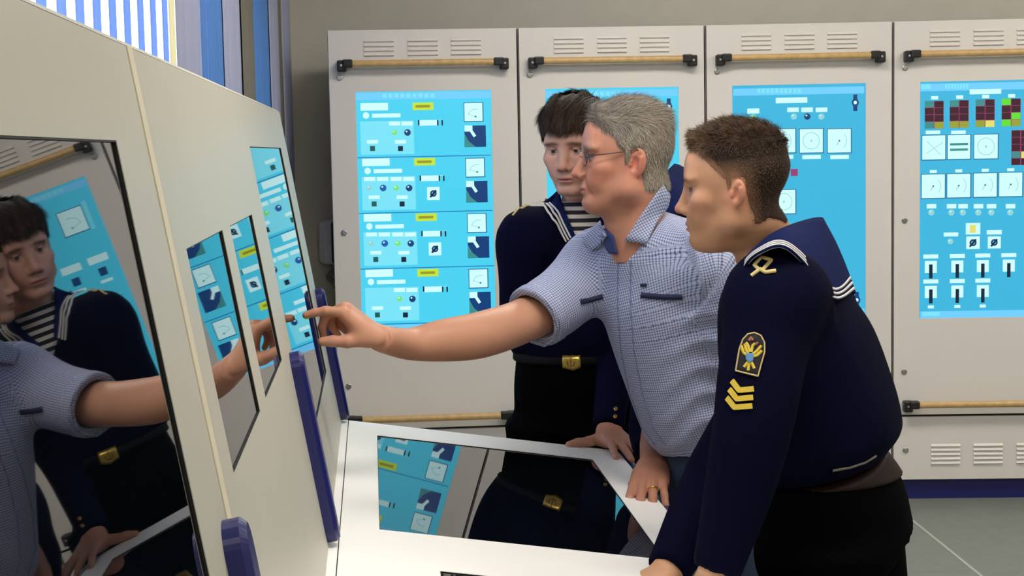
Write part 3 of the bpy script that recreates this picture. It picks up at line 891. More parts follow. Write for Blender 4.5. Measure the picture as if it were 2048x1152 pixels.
# ------------------------------------------------------------------ heads
def head_prims(p):
    j = p.get('jaw', 1.0); fat = p.get('fat', 0.0); ns = p.get('nose', 1.0)
    A = []
    A.append(el((0, -.004, .048), (.0755, .096, .088)))
    A.append(el((0, .015, .015), (.069, .079, .085), k=.02))
    A.append(el((0, .036, -.03), (.056 + fat * .5, .056, .068), k=.02))
    for s in (-1, 1):
        A.append(rc((s * (.050 + fat * .4), .006, -.056 * j), (s * .017, .075, -.087 * j), .021 + fat, .0165 + fat * .4, k=.02))
        A.append(rc((s * .055, .002, -.012), (s * (.050 + fat * .4), .006, -.056 * j), .020, .021 + fat, k=.02))
        A.append(el((s * .046, .062, -.008), (.021, .023, .018), k=.02))
        A.append(el((s * .030, .079, .036), (.028, .014, .010), k=.012))
        A.append(el((s * .030, .068, -.035), (.022 + fat * .5, .024, .026), k=.02))
    A.append(el((0, .081, .056), (.045, .012, .034), k=.025))
    A.append(el((0, .080, -.086 * j), (.021, .016, .0155), k=.014))
    A.append(el((0, .078, -.050), (.031, .0235, .026), k=.014))
    if fat > 0: A.append(el((0, .045, -.092), (.035, .04, .018), k=.03))
    for s in (-1, 1):
        A.append(el((s * .032, .0965, .0175), (.017, .015, .0115), op='s', k=.012))
        A.append(el((s * .031, .0765, .0175), (.0125, .0125, .0125), k=.002))
        up = el((s * .031, .0765, .0175), (.0142, .0142, .0142)); f0 = up.fn
        A.append(Pm(lambda P, f0=f0: np.maximum(f0(P), .0215 - P[:, 2] - .0), up.lo, up.hi, 'u', .003))
        A.append(Pm(lambda P, f0=f0: np.maximum(f0(P), P[:, 2] - .0115), up.lo, up.hi, 'u', .003))
    A.append(rc((0, .090, .026), (0, .104 + .005 * ns, -.014), .0080, .0112, k=.012))
    A.append(el((0, .1085 + .004 * ns, -.0205), (.0128, .0130, .0105), k=.007))
    for s in (-1, 1):
        A.append(el((s * .0142, .0995, -.0255), (.0082, .0115, .0085), k=.006))
        A.append(el((s * .0065, .110, -.0325), (.0042, .0065, .004), op='s', k=.003))
    fo = p.get('fold', 0)
    if fo:
        for s in (-1, 1): A.append(rc((s * .021, .098, -.030), (s * .032, .084, -.062), .004, .003, op='s', k=.009))
    A.append(el((0, .0955, -.0515), (.0205, .0095, .0058), k=.005))
    A.append(el((0, .0945, -.0615), (.0185, .0095, .0062), k=.005))
    A.append(el((0, .1075, -.0565), (.0235, .0105, .0016), op='s', k=.003))
    A.append(el((0, .1015, -.0725), (.016, .007, .004), op='s', k=.008))
    e = p.get('ear', 1.0)
    for s in (-1, 1):
        R = rotm(10, 0, s * 24); c = V3(s * .0765, -.011, .004)
        E_ = lambda dx, dy, dz: c + R @ V3(s * dx, dy, dz) * e
        A.append(el(E_(0, 0, 0), np.array((.0075, .0185, .030)) * e, R, k=.004))
        A.append(el(E_(-.002, .007, -.026), np.array((.0065, .009, .011)) * e, R, k=.005))
        A.append(el(E_(.0085, .003, -.002), np.array((.0085, .0098, .0165)) * e, R, op='s', k=.0035))
        A.append(el(E_(.0085, -.003, .017), np.array((.0050, .0085, .0060)) * e, R, op='s', k=.003))
        A.append(rc(E_(.004, .0135, .0), E_(.005, .012, -.007), .0042 * e, .0036 * e, k=.004))
        A.append(rc(E_(.0045, -.008, .012), E_(.0045, -.0075, -.008), .0030 * e, .0030 * e, k=.004))
    return A
def head_color(P, p):
    """skin tones in head space"""
    skin = L3(p['skin']); C = np.repeat(skin[None], len(P), 0)
    x, y, z = np.abs(P[:, 0]), P[:, 1], P[:, 2]
    def blend(w, c):
        w = np.clip(w, 0, 1)[:, None]; C[:] = C * (1 - w) + L3(c) * w
    g = lambda cx, cy, cz, r: np.exp(-(((x - cx) ** 2 + (y - cy) ** 2 + (z - cz) ** 2) / r ** 2))
    blend(g(.048, .07, -.022, .024) * p.get('rosy', .4), p.get('red', (205, 120, 100)))
    blend(g(0, .115, -.02, .016) * p.get('rosy', .4) * 1.1, p.get('red', (205, 120, 100)))
    blend(g(.08, -.01, .0, .028) * .55, p.get('red', (205, 120, 100)))
    st = p.get('stubble', 0)
    if st: blend(np.clip((-.04 - z) / .02, 0, 1) * (y > -.005) * (1 - g(0, .1, -.056, .02)) * st, (140, 112, 98))
    lipm = np.exp(-((z + .0565) / .0075) ** 4) * np.exp(-(x / .0215) ** 4) * (y > .09)
    blend(lipm * .8, p.get('lip', (176, 100, 92)))
    blend(np.exp(-((z + .0565) / .0014) ** 2) * (x < .023) * (y > .085) * .7, (96, 46, 44))
    blend((np.exp(-((x - .0065) / .004) ** 2 - ((z + .032) / .004) ** 2) * (y > .098)) * .8, (70, 34, 28))
    bx = np.exp(-((x - .032) / .023) ** 4) * np.exp(-((z - .0385 + .12 * np.abs(x - .026)) / .0054) ** 2) * (y > .07)
    blend(bx * p.get('browd', .75), p.get('brow', (80, 58, 44)))
    # eyes
    d = np.sqrt((x - .031) ** 2 + (y - .0765) ** 2 + (z - .0175) ** 2)
    op = (d < .0134) & (z < .0212) & (z > .0118) & (y > .08)
    blend(op * 1.0, p.get('sclera', (168, 154, 146)))
    gx = .031
    ir = op & (np.hypot(x - gx, z - .0165) < .0056); blend(ir * 1.0, p.get('iris', (70, 84, 92)))
    blend((op & (np.hypot(x - gx, z - .0165) < .0026)) * 1.0, (12, 12, 14))
    lash = (np.abs(z - .0212) < .0012) & (np.abs(x - .031) < .0135) & (d < .0155) & (y > .078); blend(lash * .7, (50, 34, 28))
    return C
def frame(fwd, up=(0, 0, 1), roll=0.0):
    f = nrm(fwd); r = nrm(np.cross(f, up)); u = np.cross(r, f)
    c, s = math.cos(math.radians(roll)), math.sin(math.radians(roll))
    r2 = r * c + u * s; u2 = u * c - r * s
    return np.stack([r2, f, u2], 1)       # columns: right, forward, up
class Head:
    def __init__(s, origin, fwd, scale, p, neck, roll=0.0):
        s.o = np.array(origin); s.R = frame(fwd, roll=roll); s.k = scale; s.p = p
        A = head_prims(p)
        loc = [s.to_local(q) for q, _, _ in neck]
        rows = [(V3(0, -.022, .0), .05, .05, .05), (V3(0, -.024, -.05), neck[0][1], neck[0][2], neck[0][2])] + [(q, w[1], w[2], w[2]) for q, w in zip(loc, neck)]
        s.neck = Tube(rows, (0, 1, 0))
        A.append(s.neck.pm(k=.022))
        s.f = Field(A)
    def to_local(s, P): return ((np.asarray(P) - s.o) @ s.R) / s.k
    def to_world(s, P): return np.asarray(P) * s.k @ s.R.T + s.o
    def mesh(s, vox=.0024):
        V, Fq = s.f.mesh(vox)
        C = head_color(V, s.p)
        return s.to_world(V), Fq, C
    def hair(s, name, parent, thick, mask, flow, length, n, cols, cap_col, width=.0005, seed=1, lift=.5, fade=None, jitter=.13, shade=None, edge=.0006):
        """close cap of hair plus strands; mask(P) > 0 where hair grows (head space)"""
        base = Field([el((0, -.004, .048), (.0755, .096, .088)), el((0, .015, .015), (.069, .079, .085), k=.02), s.neck.pm(k=.022)],
                     disp=lambda P: -np.clip(np.minimum(thick(P), edge + .55 * np.clip(mask(P), 0, 1)), -.02, .05), clips=(lambda P: -mask(P) * .8,))
        V, Fq = base.mesh(.003)
        g = np.random.default_rng(seed)
        A = V[Fq[:, 0]]; Bq = V[Fq[:, 1]]; Cq = V[Fq[:, 2]]; Dq = V[Fq[:, 3]]
        ctr = (A + Bq + Cq + Dq) / 4; nr = np.cross(Cq - A, Dq - Bq); ar = np.linalg.norm(nr, axis=1) + 1e-12; nr /= ar[:, None]
        okf = (mask(ctr) > -.002) & ((ctr - V3(0, 0, .03)) * nr).sum(1) .__gt__(0)
        pr = ar * okf; pr /= pr.sum()
        fi = g.choice(len(Fq), n, p=pr); u, v = g.random((2, n, 1))
        root = A[fi] * (1 - u) * (1 - v) + Bq[fi] * u * (1 - v) + Cq[fi] * u * v + Dq[fi] * (1 - u) * v
        N_ = nr[fi]; fl = flow(root); fl = fl - N_ * (fl * N_).sum(1)[:, None] * .9
        ln = (length(root) * (.7 + .6 * g.random(n)))[:, None]
        jit = g.normal(size=(n, 3)) * jitter
        d0 = N_ * lift + fl + jit; d0 /= np.linalg.norm(d0, axis=1)[:, None]
        d1 = fl * 1.2 + N_ * lift * .35 + jit * 1.3 + V3(0, 0, -.12); d1 /= np.linalg.norm(d1, axis=1)[:, None]
        p0 = root - N_ * .003; p1 = root + d0 * ln * .5; p2 = p1 + d1 * ln * .5
        sd = np.cross(d0, N_ + jit * .8); sd /= np.linalg.norm(sd, axis=1)[:, None] + 1e-9
        w = width * (.7 + .6 * g.random(n))[:, None]
        SV = np.stack([p0 - sd * w, p0 + sd * w, p1 - sd * w * .8, p1 + sd * w * .8, p2 - sd * w * .15, p2 + sd * w * .15], 1).reshape(-1, 3)
        i6 = np.arange(n)[:, None] * 6
        SF = np.concatenate([i6 + [0, 1, 3, 2], i6 + [2, 3, 5, 4]])
        pick = np.array([L3(c) for c in cols])[g.integers(0, len(cols), n)] * (.75 + .5 * g.random(n))[:, None]
        if fade is not None:
            wf = fade(root)[:, None]; pick = pick * (1 - wf) + L3(s.p['skin']) * .5 * wf
        if shade is not None:
            wf = shade[0](root)[:, None]; pick = pick * (1 - wf) + L3(shade[1]) * wf * (.75 + .5 * g.random(n))[:, None]
        SCc = np.repeat(pick, 6, 0)
        CC = np.repeat(L3(cap_col)[None], len(V), 0) * (.93 + .14 * g.random(len(V)))[:, None]
        if fade is not None:
            wf = fade(V)[:, None]; CC = CC * (1 - wf) + L3(s.p['skin']) * .85 * wf
        if shade is not None:
            wf = shade[0](V)[:, None] * .8; CC = CC * (1 - wf) + L3(shade[1]) * wf
        VV, FF, CCc = merge([(V, Fq, CC), (SV, SF, SCc)])
        return link(name, npmesh(name, s.to_world(VV), FF, M_HAIR, col=CCc), parent)
M_SKIN = mat('skin', attr='Col', rough=.48, bump=.04, scale=60, spec=.4)
M_HAIR = mat('hair', attr='Col', rough=.6, spec=.25)
_s = M_SKIN.node_tree.nodes['Principled BSDF']
_s.inputs['Subsurface Weight'].default_value = .12
_s.inputs['Subsurface Radius'].default_value = (.012, .005, .003)
_s.inputs['Subsurface Scale'].default_value = .5

# ------------------------------------------------------------------ hands
def hand_prims(wrist, fdir, back, side, curls, spread=(10, 2, -5, -13), thumb=((.6, .75, -.15), (.25, .95, -.1)), k=1.0, fore=None, arm=None, lens=None, tl=1.0):
    """side +1 right hand, -1 left hand; back = normal of the back of the hand; curls: per finger three bends (deg)"""
    y = nrm(fdir); z = nrm(np.array(back) - y * (np.array(back) @ y)); x = np.cross(y, z)     # x: to the right of the pointing hand seen from its back
    th = -x if side > 0 else x                                                                   # thumb side
    W = np.array(wrist, float)
    pt = lambda a, b, c: W + (th * a + y * b + z * c) * k
    A = []
    kn = [(.030, .092, .004), (.010, .097, .006), (-.011, .092, .004), (-.030, .082, .0)]
    rw = [.0105, .0108, .0102, .0092]
    ws = [(.020, .008, .0), (.006, .006, .0), (-.008, .006, .0), (-.021, .008, -.001)]
    for q, w_, r in zip(kn, ws, rw):
        A.append(rc(pt(*w_), pt(q[0], q[1] - .006, q[2] - .004), .0165 * k, .0128 * k, k=.010))
    A.append(el(pt(0, .055, -.006), np.array([.036, .042, .015]) * k, np.stack([th, y, z], 1), k=.012))
    A.append(el(pt(.024, .036, -.012), np.array([.018, .030, .016]) * k, np.stack([th, y, z], 1), k=.012))
    L_ = lens or [(.043, .026, .021), (.047, .030, .022), (.043, .028, .022), (.034, .021, .019)]
    nails = []
    for i in range(4):
        sp_ = math.radians(spread[i]); P0 = pt(*kn[i]); a = 0
        d = y * math.cos(sp_) + th * math.sin(sp_)
        r = rw[i] * k; prev = P0
        for jn in range(3):
            a += math.radians(curls[i][jn])
            dd = d * math.cos(a) - z * math.sin(a)
            nx = prev + dd * L_[i][jn] * k
            A.append(rc(prev, nx, r, r * .9, k=.0035 if jn else .006)); r *= .9; prev = nx
        nails.append((prev, dd, r))
    b0 = pt(.026, .026, -.010); tk = k * tl; b1 = b0 + (th * thumb[0][0] + y * thumb[0][1] + z * thumb[0][2]) / np.linalg.norm(thumb[0]) * .044 * tk
    t2 = nrm(th * thumb[1][0] + y * thumb[1][1] + z * thumb[1][2]); b2 = b1 + t2 * .034 * tk; b3 = b2 + nrm(t2 - z * .12) * .025 * tk
    A += [rc(b0, b1, .0165 * k, .0130 * k, k=.010), rc(b1, b2, .0125 * k, .0112 * k, k=.004), rc(b2, b3, .0115 * k, .0092 * k, k=.004)]
    if arm is not None:
        A.append(arm.pm(k=.014))
    return A
def skin_mesh(prims, vox, col, tint=None, disp=None):
    V, Fq = Field(prims, disp=disp).mesh(vox)
    C = np.repeat(L3(col)[None], len(V), 0)
    g = np.random.default_rng(3)
    n = sum(np.sin(V @ (nrm(g.normal(size=3)) * 70) + g.random() * 6) for _ in range(5)) / 5
    C = C * (1 + .06 * n[:, None] * V3(.6, 1, 1))
    if tint is not None:
        w = np.clip(tint[0](V), 0, 1)[:, None]; C = C * (1 - w) + L3(tint[1]) * w
    return V, Fq, C
def arm_tube(S0, El, Wr, r, front):
    """bare arm: shoulder, elbow, wrist and radii"""
    S0, El, Wr = map(np.array, (S0, El, Wr))
    l = lambda a, b, t: a + (b - a) * t
    rows = [(S0, r[0], r[0]), (l(S0, El, .5), r[1], r[1]), (El, r[2], r[2]), (l(El, Wr, .3), r[3], r[3]), (l(El, Wr, .7), r[4], r[4] * .88), (Wr, r[5], r[5] * .72)]
    return Tube(rows, front)
def cloth_mat(name, col, rough=.85, bump=.25, scale=90, sheen=.0, spec=.06):
    M = mat(name, col, rough, noise=.10, scale=scale, bump=bump, spec=spec)
    b = M.node_tree.nodes['Principled BSDF']; b.inputs['Sheen Weight'].default_value = sheen; b.inputs['Sheen Roughness'].default_value = .5
    return M
M_NAVY = cloth_mat('navy_wool', (6, 7, 33))
M_COLLAR = cloth_mat('collar_blue', (20, 30, 74))
M_BLACKT = cloth_mat('black_trousers', (5, 5, 7), spec=.03)
M_WHITE = mat('white_tape', (214, 212, 208), .8)
M_GOLDT = mat('yellow_thread', (214, 186, 60), .7)
M_PALEGOLD = mat('pale_gold_thread', (196, 176, 120), .7)
M_BLUET = mat('blue_thread', (90, 140, 190), .7)
M_BRASS = mat('brass', (188, 158, 78), .35, metal=.8, noise=.1)
M_LEATHER = mat('brown_leather', (34, 18, 14), .6, spec=.2)
M_SHOE = mat('black_shoe', (14, 14, 15), .3)
M_JEANS = cloth_mat('denim', (72, 88, 118), bump=.3, scale=200, sheen=.1)
M_GOLD = mat('gold_ring', (216, 178, 90), .2, metal=1.0, noise=0)
def stripe_mat():
    M = bpy.data.materials.new('striped_jersey'); M.use_nodes = True; nt = M.node_tree; N = nt.nodes; L = nt.links
    b = N['Principled BSDF']; b.inputs['Roughness'].default_value = .85
    tc = N.new('ShaderNodeTexCoord'); sx = N.new('ShaderNodeSeparateXYZ'); L.new(tc.outputs['Object'], sx.inputs[0])
    m1 = N.new('ShaderNodeMath'); m1.operation = 'MULTIPLY'; m1.inputs[1].default_value = 1 / .021; L.new(sx.outputs['Z'], m1.inputs[0])
    m2 = N.new('ShaderNodeMath'); m2.operation = 'FRACT'; L.new(m1.outputs[0], m2.inputs[0])
    m3 = N.new('ShaderNodeMath'); m3.operation = 'GREATER_THAN'; m3.inputs[1].default_value = .48; L.new(m2.outputs[0], m3.inputs[0])
    mx = N.new('ShaderNodeMix'); mx.data_type = 'RGBA'; mx.inputs['A'].default_value = rgb((198, 192, 184)); mx.inputs['B'].default_value = rgb((20, 20, 32))
    L.new(m3.outputs[0], mx.inputs['Factor']); L.new(mx.outputs['Result'], b.inputs['Base Color']); return M
M_STRIPE = stripe_mat()
def check_mat(name, base, line):
    """fine woven check laid along the cloth coordinates"""
    M = bpy.data.materials.new(name); M.use_nodes = True; nt = M.node_tree; N = nt.nodes; L = nt.links
    b = N['Principled BSDF']; b.inputs['Roughness'].default_value = .8; b.inputs['Specular IOR Level'].default_value = .2
    at = N.new('ShaderNodeAttribute'); at.attribute_name = 'fab'
    sx = N.new('ShaderNodeSeparateXYZ'); L.new(at.outputs['Vector'], sx.inputs[0])
    outs = []
    for ax in ('X', 'Y'):
        m1 = N.new('ShaderNodeMath'); m1.operation = 'MULTIPLY'; m1.inputs[1].default_value = 1 / .0056; L.new(sx.outputs[ax], m1.inputs[0])
        m2 = N.new('ShaderNodeMath'); m2.operation = 'FRACT'; L.new(m1.outputs[0], m2.inputs[0])
        m3 = N.new('ShaderNodeMath'); m3.operation = 'LESS_THAN'; m3.inputs[1].default_value = .36; L.new(m2.outputs[0], m3.inputs[0]); outs.append(m3)
    ad = N.new('ShaderNodeMath'); ad.operation = 'ADD'; L.new(outs[0].outputs[0], ad.inputs[0]); L.new(outs[1].outputs[0], ad.inputs[1])
    sc_ = N.new('ShaderNodeMath'); sc_.operation = 'MULTIPLY'; sc_.inputs[1].default_value = .5; L.new(ad.outputs[0], sc_.inputs[0])
    mx = N.new('ShaderNodeMix'); mx.data_type = 'RGBA'; mx.inputs['A'].default_value = rgb(base); mx.inputs['B'].default_value = rgb(line)
    L.new(sc_.outputs[0], mx.inputs['Factor']); L.new(mx.outputs['Result'], b.inputs['Base Color']); return M
M_CHECK = check_mat('check_shirt', (190, 197, 222), (74, 84, 126))
def cloth(name, field, vox, M, parent, uvt=None):
    V, Fq = field.mesh(vox)
    uv = None
    if uvt:
        ds = np.stack([t(V) + (.06 * t.coords(V)[6] if i else 0) for i, t in enumerate(uvt)], 1); ch = ds.argmin(1); uv = np.zeros((len(V), 2))
        for i, t in enumerate(uvt):
            mk = ch == i
            if mk.any():
                u, v = t.uv(V[mk]); uv[mk, 0] = u; uv[mk, 1] = v
    return link(name, npmesh(name, V, Fq, M, uv=uv), parent)
def person(base, label, group=None):
    t = tag(empty('person', tuple(base)), label, 'person', group)
    return t
def adopt(t):
    inv = Matrix.Translation(-Vector(t.location))
    for o in t.children: o.matrix_parent_inverse = inv
def legs(t, hipL, hipR, kneeL, kneeR, footL, footR, toe, M, pelvis, front, r=(.098, .072, .062), flare=1.0):
    pr = [pelvis.pm(k=.03)]
    for h, kn, ft in ((hipL, kneeL, footL), (hipR, kneeR, footR)):
        h, kn, ft = map(np.array, (h, kn, ft)); an = ft + V3(0, 0, .07)
        pr.append(Tube([(h, r[0], r[0] * 1.05), ((h + kn) / 2, r[0] * .9, r[0] * .95), (kn, r[1], r[1]), ((kn + an) / 2, r[2] * 1.02, r[2] * 1.05), (an, r[2] * flare, r[2] * flare), (ft + V3(0, 0, .03), r[2] * 1.05 * flare, r[2] * 1.1 * flare)], front).pm(k=.05))
    cloth('trousers', Field(pr, disp=wrinkle(.003, 11, 26)), .010, M, t)
    for ft in (footL, footR):
        ft = np.array(ft); d = nrm(toe)
        f = Field([rc(ft + V3(0, 0, .045) - d * .05, ft + V3(0, 0, .036) + d * .13, .043, .034, k=.02), rc(ft + V3(0, 0, .06) - d * .02, ft + V3(0, 0, .05) + d * .05, .045, .04, k=.03)],
                  clips=(lambda P: .001 - P[:, 2],))
        cloth('shoe', f, .008, M_SHOE, t)
# ------------------------------------------------------------------ people
def loft(inner, outer, n=28, mrows=9, bulge=0.0, up=V3(0, 0, 1)):
    I = catmull([PX(*q) for q in inner], n // (len(inner) - 1)); O = catmull([PX(*q) for q in outer], n // (len(outer) - 1))
    m_ = min(len(I), len(O)); I, O = I[:m_], O[:m_]
    t = np.linspace(0, 1, mrows)
    G = I[:, None] * (1 - t)[None, :, None] + O[:, None] * t[None, :, None] + (np.sin(math.pi * t) * bulge)[None, :, None] * np.asarray(up)
    return G            # (u, v, 3)
def grid_solid(G, th=.004):
    n, m_ = G.shape[:2]
    du = np.gradient(G, axis=0); dv = np.gradient(G, axis=1); N_ = np.cross(du, dv); N_ /= np.linalg.norm(N_, axis=2)[..., None] + 1e-9
    A = G.reshape(-1, 3); B_ = (G - N_ * th).reshape(-1, 3)
    Fc = []; k = n * m_; ix = lambda i, j: i * m_ + j
    for i in range(n - 1):
        for j in range(m_ - 1):
            q = (ix(i, j), ix(i, j + 1), ix(i + 1, j + 1), ix(i + 1, j)); Fc += [q, tuple(k + a for a in q[::-1])]
    for i in range(n - 1):
        for j in (0, m_ - 1): Fc.append((ix(i, j), ix(i + 1, j), k + ix(i + 1, j), k + ix(i, j)))
    for j in range(m_ - 1):
        for i in (0, n - 1): Fc.append((ix(i, j), ix(i, j + 1), k + ix(i, j + 1), k + ix(i, j)))
    return np.concatenate([A, B_]), Fc, N_
def grid_ribbon(G, N_, v0, v1, i0, i1, off=.0015, th=.002):
    m_ = G.shape[1]
    def at(v): 
        f = v * (m_ - 1); j = min(int(f), m_ - 2); w = f - j
        return G[i0:i1, j] * (1 - w) + G[i0:i1, j + 1] * w, N_[i0:i1, j]
    if v0 > 1:        # v0, v1 given as 1 + distance from the outer edge in metres
        Ln = np.linalg.norm(np.diff(G[i0:i1], axis=1), axis=2).sum(1)
        def at(d):
            f = (1 - np.clip((d - 1) / Ln, 0, .9)) * (m_ - 1); j = np.minimum(f.astype(int), m_ - 2); w = (f - j)[:, None]; r_ = np.arange(len(f))
            return G[i0:i1][r_, j] * (1 - w) + G[i0:i1][r_, j + 1] * w, N_[i0:i1][r_, j]
    (a, na), (b, nb) = at(v0), at(v1)
    sgn = 1
    V = np.concatenate([a + na * off, b + nb * off, a - na * th - na * .004, b - nb * th - nb * .004]); n = len(a); Fc = []
    for i in range(n - 1):
        Fc += [(i, i + 1, n + i + 1, n + i), (2 * n + i, 3 * n + i, 3 * n + i + 1, 2 * n + i + 1), (i, 2 * n + i, 2 * n + i + 1, i + 1), (n + i, n + i + 1, 3 * n + i + 1, 3 * n + i)]
    return V, Fc
def belt_of(t, tube, z, h, M, grow=.006, slope=None):
    f = Field([tube.pm(k=.005)], shift=grow, clips=(lambda P: np.abs(P[:, 2] - z(P)) - h,))
    return cloth('belt', f, .006, M, t)
def tri(q): return (q[0], np.array([t_ for f in q[1] for t_ in ([f] if len(f) == 3 else [f[:3], (f[0], f[2], f[3])])]))
def index_tip(W, fdir, back, side, curl, sp, k=1.0, L_=(.043, .026, .021)):
    y = nrm(fdir); z = nrm(np.array(back) - y * (np.array(back) @ y)); x = np.cross(y, z); th = -x if side > 0 else x
    p_ = np.array(W) + (th * .030 + y * .092 + z * .004) * k; d = y * math.cos(math.radians(sp)) + th * math.sin(math.radians(sp)); a = 0
    for j in range(3):
        a += math.radians(curl[j]); p_ = p_ + (d * math.cos(a) - z * math.sin(a)) * L_[j] * k
    return p_

# ================= 1. grey-haired man in the checked shirt
def old_man():
    t = person((.47, 3.43, 0), 'grey-haired man in glasses and checked short-sleeved shirt, pointing at the console screen')
    skin = (204, 150, 122)
    hp = dict(skin=(198, 138, 112), fold=1, sclera=(150, 132, 122), ear=1.1, fat=.006, jaw=.95, nose=.9, rosy=.38, red=(202, 112, 96), brow=(126, 108, 94), browd=.8, lip=(178, 104, 98), stubble=.12, iris=(84, 104, 118))  # sclera darkened: shade over the eye is put into its colour
    H = Head(PX(1254, 329, 3.36), (-1, -.07, .02), .965, hp, [(PX(1268, 432, 3.37), .062, .068), (PX(1286, 505, 3.38), .072, .074)])
    Fd = V3(-.72, -.70, 0)
    SR, SL = PX(1196, 520, 3.52), PX(1440, 540, 3.26)
    # pointing hand: fingertip placed on the console screen
    tip = CAM_P + ray(604, 632) * (((CB + CN * .004 - CAM_P) @ CN) / (ray(604, 632) @ CN))
    fd, bk = nrm((-.74, -.10, .66)), V3(.66, -.16, .74)
    icurl, isp = (34, 16, 8), 5
    FL = [(.035, .022, .018), (.040, .026, .020), (.037, .024, .019), (.030, .019, .017)]
    W = np.array([0., 0, 0]); W = tip - index_tip(W, fd, bk, 1, icurl, isp, 1.0, FL[0]) - CN * -.008
    El = PX(925, 676, 3.27)
    arm = Tube([(SR, .050, .050), (PX(1110, 604, 3.45), .052, .052), (PX(1045, 642, 3.38), .0485, .0485), (PX(960, 670, 3.29), .0495, .0495), (PX(885, 681, 3.24), .0445, .0445), (PX(820, 688, 3.20), .0345, .0335), (W + nrm(PX(820, 688, 3.2) - W) * .02, .0310, .0275), (W, .0300, .0235)], (0, 0, 1))
    hp_ = hand_prims(W, fd, bk, 1, (icurl, (66, 48, 24), (72, 64, 30), (76, 66, 34)), spread=(isp, 2, -2, -6), thumb=((.42, .62, -.62), (.15, .80, -.60)), k=1.0, arm=arm, lens=FL, tl=.84)
    armm = skin_mesh(hp_, .0034, skin, tint=(lambda P: np.clip((P[:, 0] * -1 + .05) * 1.2, 0, 1) * .35, (196, 128, 104)))
    El2, W2 = PX(1535, 745, 3.30), PX(1500, 905, 3.36)
    a2 = arm_tube(SL, El2, W2, (.056, .052, .045, .045, .035, .030), (0, -1, 0))
    arm2 = skin_mesh(hand_prims(W2, (-.1, .1, -1), (.3, -.95, 0), -1, ((20, 20, 10),) * 4, arm=a2), .0045, skin)
    core = skin_mesh([Tube([(PX(1410, 840, 3.42), .13, .10, .09), (PX(1340, 600, 3.4), .15, .09, .09), (PX(1300, 480, 3.39), .07, .06, .06)], Fd).pm(k=.03), rc(SR, PX(1300, 500, 3.39), .045, .06, k=.03), rc(SL, PX(1300, 500, 3.39), .045, .06, k=.03)], .012, skin)
    V, Fq, C = merge([H.mesh(), armm, arm2, core])
    link('body', npmesh('body', V, Fq, M_SKIN, col=C), t)
    # hair
    def mask(P):
        x, y, z = np.abs(P[:, 0]), P[:, 1], P[:, 2]
        hl = np.where(y > .035, .060 + (y - .035) * .5, -.058)          # hairline above the brow, recedes at the temples
        front = z - hl
        side = np.where(y > .016, z - np.clip(.062 - (.055 - y) * .9, .024, .08), np.where(y > .004, z + .004, np.where(y > -.024, z - .034, z + .060)))
        d = np.where(x > .045, np.maximum(np.minimum(front, side), -.05), np.where(y > .02, front, z + .058))
        return d
    th = lambda P: .006 + .008 * np.clip((P[:, 2] - .07) / .06, 0, 1) + .004 * np.sin(P[:, 0] * 160 + P[:, 1] * 90) * np.clip((P[:, 2] - .06) / .05, 0, 1) + .011 * np.clip((P[:, 1] - .05) / .03, 0, 1) * np.clip((P[:, 2] - .062) / .025, 0, 1)
    def flow(P):
        top = np.clip((P[:, 2] - .07) / .04, 0, 1)[:, None]
        return V3(0, -.75, .25) * top + V3(0, -.35, -1) * (1 - top)
    H.hair('hair', t, th, mask, flow, lambda P: .010 + .014 * np.clip((P[:, 2] - .05) / .06, 0, 1), 26000,
           [(150, 141, 128), (166, 157, 145), (130, 119, 105), (140, 128, 110), (180, 173, 163)], (136, 125, 110), width=.00042, seed=4, lift=.16)
    # glasses
    gb = MB(); RW = H.to_world
    gl = MB()
    for s in (-1, 1):
        c = V3(s * .033, .1005, .013); pts = []
        for k in range(20):
            a = 2 * math.pi * k / 20; pts.append(c + V3(.0245 * math.copysign(abs(math.cos(a)) ** .7, math.cos(a)), -.004 * abs(math.cos(a)), .0165 * math.copysign(abs(math.sin(a)) ** .7, math.sin(a))))
        gb.tube(RW(pts), .0011, n=6, close=True)
        gl.add(RW([q for q in pts] + [q + V3(0, .0012, 0) for q in pts]), [tuple(range(20)), tuple(range(20, 40))[::-1]])
        gb.tube(RW([(s * .0575, .096, .017), (s * .070, .086, .020), (s * .0775, .045, .025), (s * .0800, .010, .030), (s * .0825, -.008, .034), (s * .081, -.020, .026), (s * .078, -.030, .012)]), .0013, n=6)
    gb.tube(RW([(-.010, .1015, .016), (0, .1055, .0185), (.010, .1015, .016)]), .0011, n=6)
    g = gb.build('glasses', mat('glasses_frame', (88, 78, 70), .3, metal=.6), t)
    LM = mat('lens_glass', (230, 240, 255), .0, noise=0); LM.node_tree.nodes['Principled BSDF'].inputs['Transmission Weight'].default_value = 1.0
    LM.node_tree.nodes['Principled BSDF'].inputs['IOR'].default_value = 1.12
    gl.build('lens', LM, g)
    # shirt
    torso = Tube([(PX(1444, 872, 3.43), .148, .140, .11), (PX(1432, 832, 3.43), .170, .160, .12), (PX(1404, 735, 3.42), .184, .160, .122), (PX(1356, 605, 3.40), .192, .138, .12), (PX(1322, 520, 3.40), .165, .105, .11), (PX(1306, 470, 3.39), .092, .080, .088)], Fd)
    sl1 = Tube([(SR + V3(.05, 0, .0), .066, .066), (SR + V3(0, 0, -.008), .076, .076), (PX(1132, 592, 3.45), .073, .073), (PX(1066, 637, 3.385), .070, .074)], (0, -1, .2))
    sl2 = Tube([(SL + V3(-.05, 0, .0), .075, .075), (SL, .086, .086), (PX(1474, 630, 3.26), .084, .084), (PX(1510, 730, 3.28), .080, .083)], (0, -1, .2))
    pr = [torso.pm(k=.03), sl1.pm(k=.05), sl2.pm(k=.05), rc(SR + V3(0, 0, -.008), PX(1305, 500, 3.40), .062, .072, k=.05), rc(SL, PX(1305, 500, 3.39), .072, .075, k=.05)]
